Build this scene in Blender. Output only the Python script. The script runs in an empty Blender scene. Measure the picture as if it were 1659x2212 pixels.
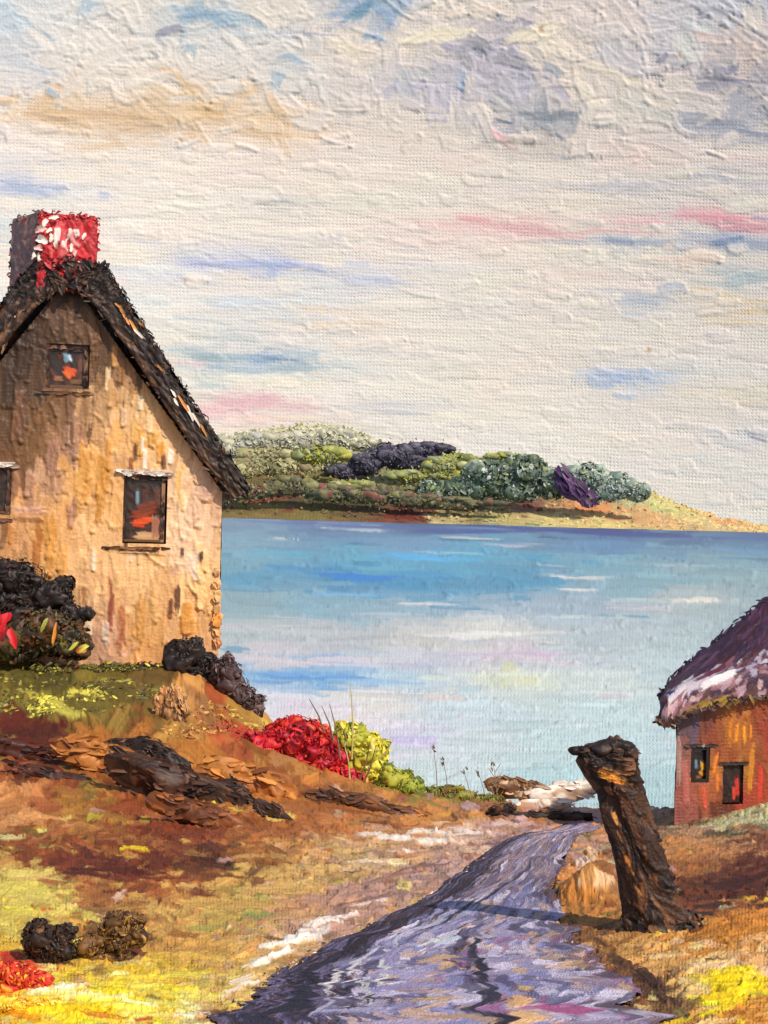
import bpy, math
import numpy as np
from mathutils import Matrix, Vector

# ------------------------------------------------------------------ camera, world, sun, exposure
C = bpy.context.scene.collection
SC = bpy.context.scene
F = 3039.0                      # focal length in picture units (picture is 1659 x 2212 units)
EYE = 2.7                       # eye height above the cottage's doorstep level
ROLL = math.radians(1.57); PITCH = math.atan(7 / F)
cd = bpy.data.cameras.new('camera'); cam = bpy.data.objects.new('camera', cd); C.objects.link(cam)
cd.sensor_fit = 'VERTICAL'; cd.angle = 2 * math.atan(1106 / F); cd.clip_start = .1; cd.clip_end = 9000
fw = Vector((0, math.cos(PITCH), math.sin(PITCH))); u0 = Vector((0, -math.sin(PITCH), math.cos(PITCH))); r0 = Vector((1, 0, 0))
rt = r0 * math.cos(ROLL) + u0 * math.sin(ROLL); up = u0 * math.cos(ROLL) - r0 * math.sin(ROLL)
cam.matrix_world = Matrix(((rt.x, up.x, -fw.x, 0), (rt.y, up.y, -fw.y, 0), (rt.z, up.z, -fw.z, EYE), (0, 0, 0, 1)))
SC.camera = cam
SUN_DIR = Vector((.42, -.58, .66)).normalized()      # towards the sun
world = bpy.data.worlds.new('World'); SC.world = world; world.use_nodes = True
nt = world.node_tree; bg = nt.nodes['Background']; sk = nt.nodes.new('ShaderNodeTexSky')
sk.sky_type = 'NISHITA'; sk.sun_disc = False; sk.sun_elevation = math.asin(SUN_DIR.z)
sk.sun_rotation = math.atan2(SUN_DIR.x, SUN_DIR.y)
nt.links.new(sk.outputs[0], bg.inputs[0]); bg.inputs[1].default_value = .105
ld = bpy.data.lights.new('sun', 'SUN'); ld.energy = 3.5; ld.angle = math.radians(.8); ld.color = (1, .91, .77)
sun = bpy.data.objects.new('sun', ld); C.objects.link(sun)
sun.rotation_euler = SUN_DIR.to_track_quat('Z', 'Y').to_euler()
vs = SC.view_settings; vs.view_transform = 'Standard'; vs.look = 'None'; vs.gamma = 1; vs.use_curve_mapping = False
vs.exposure = .2

# ------------------------------------------------------------------ helpers
rng = np.random.default_rng(7)
def lin(c):
    c = np.asarray(c, float) / 255.
    return np.where(c <= .04045, c / 12.92, ((c + .055) / 1.055) ** 2.4)
def UV(px, py):                 # picture units -> tangent-plane units, level with the horizon
    dx = np.asarray(px, float) - 829.5; dy = 1106 - np.asarray(py, float)
    return dx * math.cos(ROLL) - dy * math.sin(ROLL), dx * math.sin(ROLL) + dy * math.cos(ROLL) + 7
def at(px, py, d):              # the point at distance d that lies in that direction
    u, v = UV(px, py); d = np.asarray(d, float)
    return np.stack([u / F * d, d + 0 * u, EYE + v / F * d], -1)
def noise2(H, W, cell, seed=0):
    r = np.random.default_rng(seed); h, w = int(H / cell) + 3, int(W / cell) + 3
    g = r.random((h, w)); y = np.arange(H) / cell; x = np.arange(W) / cell
    yi, xi = y.astype(int), x.astype(int); fy, fx = (y - yi)[:, None], (x - xi)[None]
    fy = fy * fy * (3 - 2 * fy); fx = fx * fx * (3 - 2 * fx)
    a = g[yi][:, xi]; b = g[yi][:, xi + 1]; c = g[yi + 1][:, xi]; d = g[yi + 1][:, xi + 1]
    return (a * (1 - fx) + b * fx) * (1 - fy) + (c * (1 - fx) + d * fx) * fy

class Canvas:
    """A rectangle of paint: colour and paint thickness, laid on stroke by stroke."""
    def __init__(s, H, W, col, seed=0):
        s.H, s.W = H, W
        s.col = np.empty((H, W, 3)); s.col[:] = col
        s.h = np.zeros((H, W)); 
        yy, xx = np.mgrid[0:H, 0:W]; wv = .5 + .25 * (np.sin(2 * np.pi * xx / 2.74) + np.sin(2 * np.pi * yy / 2.74))
        s.g = .45 * noise2(H, W, 1.5, seed + 1) + .3 * noise2(H, W, 5, seed + 2) + .25 * wv
    def stroke(s, x, y, ang, L, B, c, th=.6, op=1., dry=.25, bend=0., tone=.10):
        a, b = max(L / 2, 1), max(B / 2, .7); ca, sa = math.cos(ang), math.sin(ang)
        ex = abs(ca) * a + abs(sa) * (b + abs(bend)) + 2; ey = abs(sa) * a + abs(ca) * (b + abs(bend)) + 2
        x0, x1 = max(int(x - ex), 0), min(int(x + ex) + 2, s.W); y0, y1 = max(int(y - ey), 0), min(int(y + ey) + 2, s.H)
        if x1 <= x0 or y1 <= y0: return
        X = np.arange(x0, x1)[None] - x; Y = np.arange(y0, y1)[:, None] - y
        S = (X * ca + Y * sa) / a; T = (-X * sa + Y * ca + bend * (S * S - .4)) / b
        g = s.g[y0:y1, x0:x1]; wob = (g - .5); S = S + wob * min(.5, 2.5 / a); T = T + wob * min(.5, 1.6 / b)
        n = int(b * 2.2) + 3
        li = np.clip(((T + 1) * .5 * (n - 1)).astype(int), 0, n - 1)
        e = rng.random(n) * .45; hh = rng.random(n); tt = rng.normal(size=n)
        aS = np.abs(S)
        al = np.clip((1 - aS - e[li] * .8) * a / 1.5 + .2, 0, 1) * np.clip((1 - np.abs(T)) * b / .9 + .1, 0, 1)
        al = al * np.clip((1.02 - np.abs(S) ** 3 - np.abs(T) ** 3 * .8) * b / 1.3 + .1, 0, 1)
        dd = dry * (.55 + .6 * S)
        al = al * np.clip((g - dd + .12) / .16, 0, 1)
        k = (al * op)[..., None]
        cc = np.asarray(c)[None, None] * (1 + tone * tt[li])[..., None]
        s.col[y0:y1, x0:x1] = s.col[y0:y1, x0:x1] * (1 - k) + cc * k
        hn = th * (.45 + .45 * hh[li] + .65 * np.clip(np.abs(T) - .62, 0, .38) / .38 + .8 * np.exp(-((S - .78) / .13) ** 2))
        P = s.h[y0:y1, x0:x1]
        s.h[y0:y1, x0:x1] = P * (1 - .7 * al) + hn * al
    def mass(s, x, y, ang, L, B, c, th, op, dry, tone=.08, sp=.14):
        """A patch of colour built of several strokes inside an ellipse."""
        k = int(np.clip(L * B / 60, 1, 14)); ca, sa = math.cos(ang), math.sin(ang)
        if k < 3: s.stroke(x, y, ang, L, B, c, th, op, dry, rng.normal(0, B * .12), tone); return
        f = k ** -.3
        for i in range(k):
            r = math.sqrt(rng.random()) * .62; a = rng.random() * 6.283; u = math.cos(a) * r * L / 2; v = math.sin(a) * r * B / 2
            s.stroke(x + u * ca - v * sa, y + u * sa + v * ca, ang + rng.normal(0, sp), L * f * rng.uniform(.7, 1.2), B * f * rng.uniform(.6, 1.2), np.asarray(c) * rng.normal(1, .05), th * rng.uniform(.6, 1.2), op, dry + rng.uniform(0, .15), rng.normal(0, B * .1), tone)
    def ridges(s, n, L, th, ang, spread, ylim=(0, 1)):
        """Thin crests of paint left by the edge of the knife: relief only."""
        for i in range(n):
            s.stroke(rng.random() * s.W, (ylim[0] + (ylim[1] - ylim[0]) * rng.random()) * s.H, rng.normal(ang, spread), rng.uniform(*L), rng.uniform(1.6, 3.2), (0, 0, 0), rng.uniform(*th), 0., rng.uniform(.1, .5), rng.normal(0, 3))
    def blur_h(s):
        h = s.h; p = np.pad(h, 1, mode='edge')
        s.h = .5 * h + .125 * (p[:-2, 1:-1] + p[2:, 1:-1] + p[1:-1, :-2] + p[1:-1, 2:])

class Field:
    """Paint colour over a surface, spread between colour notes."""
    def __init__(s, pts, cols, ax=1., ay=3., pw=1.7):
        s.p = np.asarray(pts, float); s.c = lin(cols); s.ax, s.ay, s.pw = ax, ay, pw
    wide = 1.
    def w(s, x, y):
        x = np.atleast_1d(x); y = np.atleast_1d(y)
        d = (x[:, None] - s.p[None, :, 0]) ** 2 * s.ax + (y[:, None] - s.p[None, :, 1]) ** 2 * s.ay
        w = 1 / (d + 30) ** s.pw
        return w / w.sum(1, keepdims=True)
    def __call__(s, x, y):
        return s.w(x, y) @ s.c
    def grid(s, X, Y):
        o = np.empty((X.size, 3)); xf, yf = X.ravel(), Y.ravel()
        for i in range(0, X.size, 40000): o[i:i + 40000] = s(xf[i:i + 40000], yf[i:i + 40000])
        return o.reshape(X.shape + (3,))
    def pick(s, x, y, broken=.45):
        w = s.w(x, y)[0]
        if rng.random() < broken:
            w = w ** s.wide; return s.c[rng.choice(len(w), p=w / w.sum())]
        return w @ s.c

class MB:
    """Collects surfaces into one mesh with paint colour, weave coordinates and thickness per vertex."""
    def __init__(s): s.v = []; s.f4 = []; s.f3 = []; s.c = []; s.w = []; s.t = []; s.n = 0
    def add(s, v, f4=None, f3=None, col=None, wuv=None, th=None):
        v = np.asarray(v, float).reshape(-1, 3); n = len(v)
        s.v.append(v)
        if f4 is not None and len(f4): s.f4.append(np.asarray(f4, int) + s.n)
        if f3 is not None and len(f3): s.f3.append(np.asarray(f3, int) + s.n)
        c = np.empty((n, 3)); c[:] = np.asarray(col).reshape(-1, 3) if np.ndim(col) > 1 else col; s.c.append(c)
        s.w.append(np.zeros((n, 2)) if wuv is None else np.asarray(wuv, float).reshape(-1, 2))
        t = np.empty(n); t[:] = 1. if th is None else np.asarray(th).ravel(); s.t.append(t)
        s.n += n
    def grid(s, V, col, wuv=None, th=None, keep=None):
        H, W = V.shape[:2]; i = np.arange(H * W).reshape(H, W)
        f = np.stack([i[:-1, :-1], i[:-1, 1:], i[1:, 1:], i[1:, :-1]], -1)
        f = f[keep] if keep is not None else f.reshape(-1, 4)
        s.add(V, f, None, col, wuv, th)
    def dabs(s, P, N, T, L, B, col, curl=.25, lip=.18, nl=4, nw=3):
        """Knife or brush dabs: small curved flakes of paint, P centre, N facing, T along."""
        n = len(P)
        if n == 0: return
        L = np.broadcast_to(L, n); B = np.broadcast_to(B, n)
        N = N / (np.linalg.norm(N, axis=1, keepdims=True) + 1e-9)
        T = T - N * (T * N).sum(1, keepdims=True); T = T / (np.linalg.norm(T, axis=1, keepdims=True) + 1e-9)
        S = np.cross(N, T)
        l = np.linspace(-1, 1, nl); w = np.linspace(-1, 1, nw)
        LL, WW = np.meshgrid(l, w, indexing='ij')
        LL = LL.ravel()[None] + rng.normal(size=(n, nl * nw)) * .10
        prof = np.sqrt(np.clip(1.08 - LL ** 2 * .85, .1, 1)) * np.clip(rng.normal(1, .22, LL.shape), .4, 1.6)
        WW = WW.ravel()[None] * prof + rng.normal(size=(n, nl * nw)) * .08
        cu = (curl * rng.normal(1, .6, n))[:, None]
        hgt = (lip * np.abs(WW) - cu * LL ** 2) * B[:, None] + .12 * B[:, None]
        V = P[:, None] + T[:, None] * (LL * L[:, None] * .5)[..., None] + S[:, None] * (WW * B[:, None] * .5)[..., None] + N[:, None] * hgt[..., None]
        i = np.arange(nl * nw).reshape(nl, nw)
        f = np.stack([i[:-1, :-1], i[1:, :-1], i[1:, 1:], i[:-1, 1:]], -1).reshape(-1, 4)
        f = (f[None] + (np.arange(n) * nl * nw)[:, None, None]).reshape(-1, 4)
        c = np.repeat(col[:, None], nl * nw, 1) * (1 + .10 * rng.normal(size=(n, nl * nw)))[..., None]
        s.add(V, f, None, np.clip(c, .003, .95).reshape(-1, 3))
    def build(s, name, mat, parent=None, smooth=True):
        V = np.concatenate(s.v); me = bpy.data.meshes.new(name)
        f4 = np.concatenate(s.f4) if s.f4 else np.zeros((0, 4), int); f3 = np.concatenate(s.f3) if s.f3 else np.zeros((0, 3), int)
        me.vertices.add(len(V)); me.vertices.foreach_set('co', V.astype(np.float32).ravel())
        nl = f4.size + f3.size; me.loops.add(nl); me.polygons.add(len(f4) + len(f3))
        me.loops.foreach_set('vertex_index', np.concatenate([f4.ravel(), f3.ravel()]).astype(np.int32))
        ls = np.concatenate([np.arange(len(f4)) * 4, f4.size + np.arange(len(f3)) * 3]).astype(np.int32)
        me.polygons.foreach_set('loop_start', ls)
        me.polygons.foreach_set('use_smooth', np.full(len(ls), smooth))
        me.update(calc_edges=True)
        c = np.concatenate(s.c); c4 = np.concatenate([np.clip(c, 0, .95), np.ones((len(c), 1))], 1)
        a = me.attributes.new('Col', 'FLOAT_COLOR', 'POINT'); a.data.foreach_set('color', c4.astype(np.float32).ravel())
        w = np.concatenate(s.w); a = me.attributes.new('wuv', 'FLOAT_VECTOR', 'POINT')
        a.data.foreach_set('vector', np.concatenate([w, np.zeros((len(w), 1))], 1).astype(np.float32).ravel())
        a = me.attributes.new('thick', 'FLOAT', 'POINT'); a.data.foreach_set('value', np.concatenate(s.t).astype(np.float32))
        me.materials.append(mat)
        o = bpy.data.objects.new(name, me); C.objects.link(o)
        if parent: put(o, parent)
        return o
def put(o, parent):
    o.parent = parent
    m = Matrix.Identity(4); p = parent
    while p: m = Matrix.Translation(-p.location) @ m; p = p.parent
    o.matrix_parent_inverse = m if False else Matrix.Identity(4)
    off = Vector((0, 0, 0)); p = parent
    while p: off += p.location; p = p.parent
    if o.type == 'MESH':
        o.data.transform(Matrix.Translation(-off))
def thing(name, label, cat, loc, group=None):
    o = bpy.data.objects.new(name, None); C.objects.link(o); o.location = Vector(loc); o.empty_display_size = .2
    return tag(o, label, cat, group)
def tag(o, label=None, cat=None, group=None, kind=None):
    for k, v in (('label', label), ('category', cat), ('group', group), ('kind', kind)):
        if v: o[k] = v
    return o

def paint(name, bump=.02, weave=.5, rough=.5, spec=.35):
    """Dried oil paint over canvas weave: colour of the paint, weave where it is thin, a little grain."""
    m = bpy.data.materials.new(name); m.use_nodes = True; t = m.node_tree; N = t.nodes.new; K = t.links.new
    b = t.nodes['Principled BSDF']; b.inputs['Roughness'].default_value = rough; b.inputs['Specular IOR Level'].default_value = spec
    col = N('ShaderNodeAttribute'); col.attribute_name = 'Col'
    wu = N('ShaderNodeAttribute'); wu.attribute_name = 'wuv'; th = N('ShaderNodeAttribute'); th.attribute_name = 'thick'
    def ma(op, a, b_=None):
        n = N('ShaderNodeMath'); n.operation = op
        for i, x in enumerate((a, b_)):
            if x is None: continue
            if isinstance(x, (int, float)): n.inputs[i].default_value = x
            else: K(x, n.inputs[i])
        return n.outputs[0]
    nz = N('ShaderNodeTexNoise'); nz.inputs['Scale'].default_value = .22; nz.inputs['Detail'].default_value = 2; K(wu.outputs['Vector'], nz.inputs['Vector'])
    ad = N('ShaderNodeVectorMath'); ad.operation = 'MULTIPLY_ADD'; K(nz.outputs['Color'], ad.inputs[0]); ad.inputs[1].default_value = (1.2, 1.2, 0); K(wu.outputs['Vector'], ad.inputs[2])
    sx = N('ShaderNodeSeparateXYZ'); K(ad.outputs[0], sx.inputs[0])
    s1 = ma('SINE', ma('MULTIPLY', sx.outputs[0], 2 * math.pi)); s2 = ma('SINE', ma('MULTIPLY', sx.outputs[1], 2 * math.pi))
    wv = ma('ADD', ma('MULTIPLY', ma('ADD', s1, s2), .35), ma('MULTIPLY', ma('MULTIPLY', s1, s2), .4))
    gr = N('ShaderNodeTexNoise'); gr.inputs['Scale'].default_value = 1.1; gr.inputs['Detail'].default_value = 3; K(wu.outputs['Vector'], gr.inputs['Vector'])
    thin = ma('SUBTRACT', 1.1, th.outputs['Fac'])
    amt = ma('MULTIPLY', ma('MULTIPLY', thin, weave), ma('ADD', ma('MULTIPLY', nz.outputs['Fac'], 1.6), -.2))
    hsum = ma('ADD', ma('MULTIPLY', wv, amt), ma('MULTIPLY', gr.outputs['Fac'], .7))
    bp = N('ShaderNodeBump'); bp.inputs['Strength'].default_value = 1; bp.inputs['Distance'].default_value = bump; K(hsum, bp.inputs['Height'])
    K(bp.outputs[0], b.inputs['Normal'])
    mx = N('ShaderNodeMix'); mx.data_type = 'RGBA'; mx.blend_type = 'MULTIPLY'; mx.inputs[0].default_value = .35
    rp = N('ShaderNodeMapRange'); rp.inputs[3].default_value = .72; rp.inputs[4].default_value = 1.25; rp.clamp = False; K(gr.outputs['Fac'], rp.inputs[0])
    K(col.outputs['Color'], mx.inputs[6]); K(rp.outputs[0], mx.inputs[7]); K(mx.outputs[2], b.inputs['Base Color'])
    return m
PITCHP = 7.4                    # weave pitch in picture units
M_far = paint('sky_paint', bump=1.0, weave=.46, rough=.6, spec=.25)
M_sea = paint('sea_paint', bump=.03, weave=.42, rough=.55, spec=.2)
M_gnd = paint('earth_paint', bump=.018, weave=.55, rough=.68, spec=.2)
M_wall = paint('wall_paint', bump=.016, weave=.3, rough=.5, spec=.3)
M_dab = paint('dab_paint', bump=.004, weave=0, rough=.5, spec=.3)
M_glass = paint('pane_paint', bump=.004, weave=.2, rough=.2, spec=.5)

def pal(list_, n):              # n colours drawn from (r,g,b,weight) notes
    a = np.array(list_, float); w = a[:, 3] / a[:, 3].sum()
    i = rng.choice(len(a), n, p=w)
    return lin(a[i, :3]) * np.clip(rng.normal(1, .12, (n, 1)), .6, 1.5)

# ------------------------------------------------------------------ sky
SKY = [
 (0,30,165,192,215),(100,30,196,205,214),(330,20,205,206,205),(430,40,125,165,198),(600,25,212,210,205),(800,20,105,155,190),(700,60,220,215,200),(1000,30,228,221,196),(1300,30,224,217,202),(1600,30,188,200,207),(1480,60,205,210,210),
 (0,100,183,194,210),(200,100,210,209,209),(500,100,204,207,210),(750,110,226,218,194),(900,100,226,219,190),(1040,105,156,162,178),(1115,142,165,168,182),(1200,110,228,221,194),(1450,100,206,209,208),(1650,100,214,200,182),(640,72,165,180,200),
 (0,180,200,200,206),(300,180,214,209,204),(600,180,200,203,207),(870,180,178,185,197),(960,200,184,188,196),(1100,190,172,178,190),(1250,180,226,218,194),(1500,190,218,209,196),(1570,172,120,130,150),(1400,230,214,208,200),
 (0,250,220,198,172),(150,250,206,172,134),(300,245,200,166,126),(430,235,206,170,122),(600,260,216,184,146),(800,240,208,202,200),(1000,250,214,207,203),(1140,262,140,152,172),(1220,252,128,142,165),(1300,250,214,211,206),(1560,275,150,160,184),(1650,280,140,152,182),
 (0,295,210,205,212),(260,290,208,178,146),(600,292,212,180,142),(900,300,214,203,198),(1150,312,178,168,166),(1300,300,214,204,202),
 (0,350,206,206,216),(300,350,222,215,210),(700,350,222,212,209),(1000,350,226,206,204),(1400,340,228,204,202),(1650,350,222,203,204),
 (60,405,158,178,216),(0,400,165,183,218),(150,420,205,210,220),(300,400,220,217,215),(700,400,222,217,212),(1100,400,213,207,208),(1350,400,186,190,205),(1600,385,200,198,210),(1450,420,205,203,206),
 (0,490,186,202,216),(300,480,226,222,217),(600,440,198,200,200),(700,480,224,219,212),(950,510,228,204,204),(1050,480,228,172,180),(1150,490,228,184,190),(1350,480,224,186,192),(1560,475,226,160,175),(1650,490,224,160,176),(900,470,225,212,208),
 (1000,540,226,214,212),(1350,520,152,170,200),(1450,525,176,186,205),(1570,520,120,150,195),(1640,525,160,174,202),(1500,555,222,202,190),
 (430,570,165,178,222),(600,580,146,168,222),(520,575,175,188,224),(800,600,186,198,224),(1000,580,214,216,220),(1250,590,226,216,210),(1620,605,160,186,200),(330,590,204,214,224),(700,560,222,218,212),
 (300,660,206,216,222),(500,650,186,202,222),(650,640,200,210,220),(900,660,222,220,214),(1300,660,222,217,210),(1390,650,170,185,210),(1600,675,220,198,160),(720,695,220,205,190),
 (360,720,214,210,200),(500,720,186,200,208),(700,740,208,212,214),(1000,720,222,219,213),(1400,730,222,218,212),
 (380,790,206,204,198),(450,775,146,172,190),(560,775,120,158,196),(620,790,150,176,196),(750,790,196,206,212),(1000,790,222,218,212),(1330,815,150,178,222),(1420,815,160,185,220),(1560,800,214,215,216),(640,830,228,222,208),(480,820,196,206,206),
 (450,880,222,180,186),(560,870,216,166,180),(540,900,224,188,192),(650,890,216,200,196),(860,890,190,195,206),(1100,880,222,215,207),(1600,850,222,208,180),(400,860,206,200,190),
 (520,940,224,208,186),(750,920,210,205,195),(900,930,216,212,210),(1300,950,226,216,206),(1640,945,205,206,214),
 (1100,1020,226,215,204),(1500,1050,226,215,205),(1650,1100,226,217,206),(600,1060,205,205,200),(100,900,205,208,214),(100,650,200,208,218),(-150,500,196,205,216),(-150,200,204,204,208),(-150,900,210,208,206),(1850,300,214,206,204),(1850,700,220,214,208),(1850,1000,225,216,206)]
def make_sky():
    for y in range(320, 1100, 58):
        for x in range(-150, 1850, 110):
            if min((x - q[0]) ** 2 + 6 * (y - q[1]) ** 2 for q in SKY) > 75 ** 2: SKY.append((x, y, *(np.array([221, 216, 211]) + rng.integers(-4, 5, 3))))
    st = 2.9; uu = np.arange(-1110, 1110, st); vv = np.arange(-14, 1290, st)[::-1]
    H, W = len(vv), len(uu); R = 1900.
    a = np.array(SKY, float); lm = a[:, 2:5].mean(1, keepdims=True); lm0 = lm; lm = lm * .7 + 208 * .3; a[:, 2:5] += lm - lm0; a[:, 2:5] = lm * [1.022, .992, .968] + (a[:, 2:5] - lm) * [.66]; a[:, 2:5] -= np.where((a[:, 0] > 650) & (a[:, 1] < 230), 1., 0.)[:, None] * [6, 7, -4]; pu, pv = UV(a[:, 0], a[:, 1])
    px = (pu + 1110) / st; py = (vv[0] - pv) / st
    fld = Field(np.stack([px, py], 1), a[:, 2:5], 1., 6., 1.5)
    X, Y = np.meshgrid(np.arange(W, dtype=float), np.arange(H, dtype=float))
    cv = Canvas(H, W, fld.grid(X, Y), 3)
    def g(x, y):
        u, v = UV(x, y); return (u + 1110) / st, (vv[0] - v) / st
    # broad scumbled strokes, then shorter loaded ones
    ytop = g(830, 330)[1]
    for k in range(2600):
        x, y = rng.random() * W, rng.random() * H; cloud = y < ytop * (.75 + .2 * rng.random())
        c = fld.pick(x, y, .25) * rng.normal(1, .025)
        if cloud:
            # sweeping cloud strokes turn about two centres
            cx, cy = g(1120, 210) if x < g(1380, 0)[0] else g(1480, 60)
            ang = math.atan2(y - cy, (x - cx)) + math.pi / 2 if abs(x - cx) < 150 and rng.random() < .75 else rng.normal(.05, .6)
            cv.stroke(x, y, ang, rng.uniform(22, 70), rng.uniform(7, 20), c, rng.uniform(.35, 1.1), .75, rng.uniform(.1, .45), rng.normal(0, 7), .02)
        else:
            cv.stroke(x, y, rng.normal(.03, .07), rng.uniform(30, 130), rng.uniform(3, 9), c, rng.uniform(.12, .5), .6, rng.uniform(.25, .6), rng.normal(0, 2), .02)
    for k in range(1500):
        x, y = rng.random() * W, rng.random() ** 1.2 * H; c = fld.pick(x, y, .4) * rng.normal(1.01, .03)
        q = y < ytop
        cv.stroke(x, y, rng.normal(.02, .55 if q else .12), rng.uniform(10, 34), rng.uniform(2.5, 8), c, rng.uniform(.5, 1.6) if q else rng.uniform(.2, .9), .8, rng.uniform(.3, .6), rng.normal(0, 3), .03)
    def S(x, y, L, B, c, ang=0., th=.7, op=.85, dry=.3, bend=0):
        X_, Y_ = g(x, y); c = np.array(c, float); m = c.mean(); c = m * np.array([1.02, .994, .97]) + (c - m) * .7
        cv.mass(X_, Y_, ang, L / st, B / st, lin(c), th, (.42 if c[0] > c[2] * 1.22 and y > 220 and y < 320 else .68) if B < 18 or y < 320 and B < 20 else .46, dry + .18, .03)
    for (x, y, L, B, c, ang, th) in [
        (430,35,110,42,(118,160,196),-.2,.8),(790,18,130,40,(92,148,190),-.5,.8),(840,8,90,30,(150,180,205),-.35,.8),(660,72,170,7,(128,150,190),.05,.5),(590,68,120,9,(196,204,214),.02,.5),
        (1040,100,96,34,(140,146,166),.35,1.1),(1008,128,56,40,(158,164,180),1.2,.9),(1118,142,84,36,(154,158,178),.5,1.1),(940,165,120,30,(178,184,196),.3,.8),(1085,128,40,24,(120,126,146),.6,.8),(1085,215,120,22,(186,190,198),.6,.8),(880,180,75,60,(176,184,198),1.3,.8),(830,160,70,26,(196,200,206),.1,.8),
        (1200,100,150,30,(226,220,202),.4,1.3),(1270,200,130,34,(222,216,202),.7,1.2),(1160,70,160,36,(230,222,200),-.35,1.3),(760,110,120,40,(222,214,198),.3,1.),(960,70,190,40,(230,224,198),-.2,1.),(1330,160,200,34,(222,214,200),.3,1.),
        (1480,100,110,60,(202,210,212),1.1,1.),(1520,60,110,30,(186,200,208),.3,1.),(1400,240,170,34,(206,208,206),.35,.9),
        (1570,172,140,9,(88,98,122),.06,.8),(1640,178,90,8,(120,130,150),.05,.6),(1180,255,190,24,(134,148,168),.04,.8),(1225,245,90,14,(112,130,152),-.05,.9),(1090,262,60,8,(84,106,128),.25,.7),(1560,270,200,22,(150,162,188),.06,.6),(1640,288,120,14,(124,142,184),.05,.6),(1140,312,190,9,(176,166,164),.05,.4),
        (240,252,440,16,(206,170,126),.03,.3),(440,238,150,16,(206,168,112),.1,.35),(600,290,240,12,(208,174,134),.06,.3),(180,262,300,16,(196,164,128),.0,.3),(330,275,420,12,(186,160,132),.05,.3),
        (50,410,130,30,(150,172,218),.15,.4),(20,390,90,18,(168,186,220),.1,.4),
        (1050,478,140,12,(226,150,165),.12,.5),(1180,500,330,16,(228,172,182),.05,.4),(1560,470,240,20,(226,148,168),.05,.5),(1620,490,160,22,(224,150,170),.0,.5),(1420,478,230,12,(226,176,186),-.05,.4),(1350,500,300,10,(226,166,178),.0,.4),
        (1390,522,220,18,(158,174,202),.03,.5),(1340,522,80,14,(128,152,194),.04,.5),(1575,520,90,16,(98,134,190),-.2,.6),(1640,524,90,12,(140,160,200),.1,.5),(1320,405,300,16,(190,194,208),-.05,.4),(1570,385,160,12,(176,184,206),.1,.4),
        (490,572,170,12,(160,174,224),.05,.5),(640,578,250,13,(140,162,222),.08,.5),(720,440,200,6,(170,180,190),.03,.6),(620,452,160,5,(150,160,170),.0,.6),(1000,436,150,5,(190,192,198),.0,.5),(700,620,220,6,(186,200,218),.03,.4),(880,540,160,6,(200,206,220),.0,.4),(1150,620,200,6,(206,204,214),.02,.4),(950,690,260,6,(206,208,210),.0,.4),(820,760,200,7,(186,196,206),.03,.45),(1180,400,240,9,(196,198,208),.0,.4),(1480,400,220,10,(180,188,206),.03,.45),(1250,590,150,8,(222,196,200),.03,.4),(1480,560,180,8,(226,190,186),.03,.4),(1100,770,180,6,(206,206,206),.0,.4),(1500,880,240,6,(214,206,196),.0,.4),(620,690,180,7,(170,190,210),.03,.4),(420,690,120,7,(180,198,216),.05,.4),(560,715,200,6,(150,172,196),.03,.4),(800,604,240,11,(176,190,226),.08,.4),(900,572,120,6,(160,172,218),.08,.4),(330,610,150,14,(206,210,226),.05,.4),
        (520,650,260,16,(190,205,224),.03,.35),(1390,650,90,9,(160,178,206),.1,.4),(1610,675,160,14,(222,194,150),.0,.3),(760,698,260,8,(216,196,170),.02,.25),(1610,605,120,34,(170,192,204),-.05,.5),
        (470,776,150,26,(140,168,188),.05,.5),(580,772,180,9,(96,140,190),.1,.5),(640,795,220,18,(150,176,196),.02,.5),(440,800,120,20,(168,188,198),.1,.5),(560,830,200,16,(226,220,206),-.03,.5),(470,830,120,14,(170,188,194),.0,.4),
        (1340,815,190,11,(138,170,224),.03,.4),(1430,825,110,8,(158,184,222),.02,.4),(540,868,170,34,(220,170,184),-.05,.5),(470,890,90,40,(226,180,188),.1,.5),(640,880,110,26,(216,186,192),.0,.4),(530,908,150,12,(230,204,180),-.1,.4),(640,905,150,10,(228,210,186),.0,.4),
        (870,890,150,8,(180,186,202),.05,.4),(1640,948,60,8,(110,114,160),.25,.6),(1570,935,110,5,(200,204,220),.1,.4),
        (600,436,170,9,(176,184,190),.02,.8),(680,448,220,7,(186,188,188),.04,.7),(560,430,110,10,(206,206,204),.05,.8)]:
        S(x, y, L, B, c, ang, th)
    for (x, y, s_) in [(1168,65,22),(1467,118,18),(400,606,16),(1403,757,20),(1545,815,12),(1190,745,8),(905,655,7),(1568,1045,10)]:
        S(x, y, s_, s_ * .55, (196, 146, 82), 1.5, .4, .8, .2)
    cv.ridges(420, (10, 46), (.6, 1.7), .05, .6, (0, .26)); cv.ridges(260, (12, 60), (.2, .5), .02, .12, (.2, 1))
    cv.blur_h(); cv.col *= [.955, .94, .925]
    az = np.arctan(uu / F); cosz = np.cos(az)
    V = np.empty((H, W, 3)); rr = R - cv.h * 2.3
    V[..., 0] = rr * np.sin(az)[None]; V[..., 1] = rr * cosz[None]; V[..., 2] = EYE + vv[:, None] / F * R * cosz[None]
    mb = MB(); mb.grid(V, cv.col, np.stack([X, Y], -1) * st / PITCHP, np.clip(cv.h * 1.0, 0, 1)); 
    o = mb.build('sky', M_far); tag(o, kind='structure')
make_sky()

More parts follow.
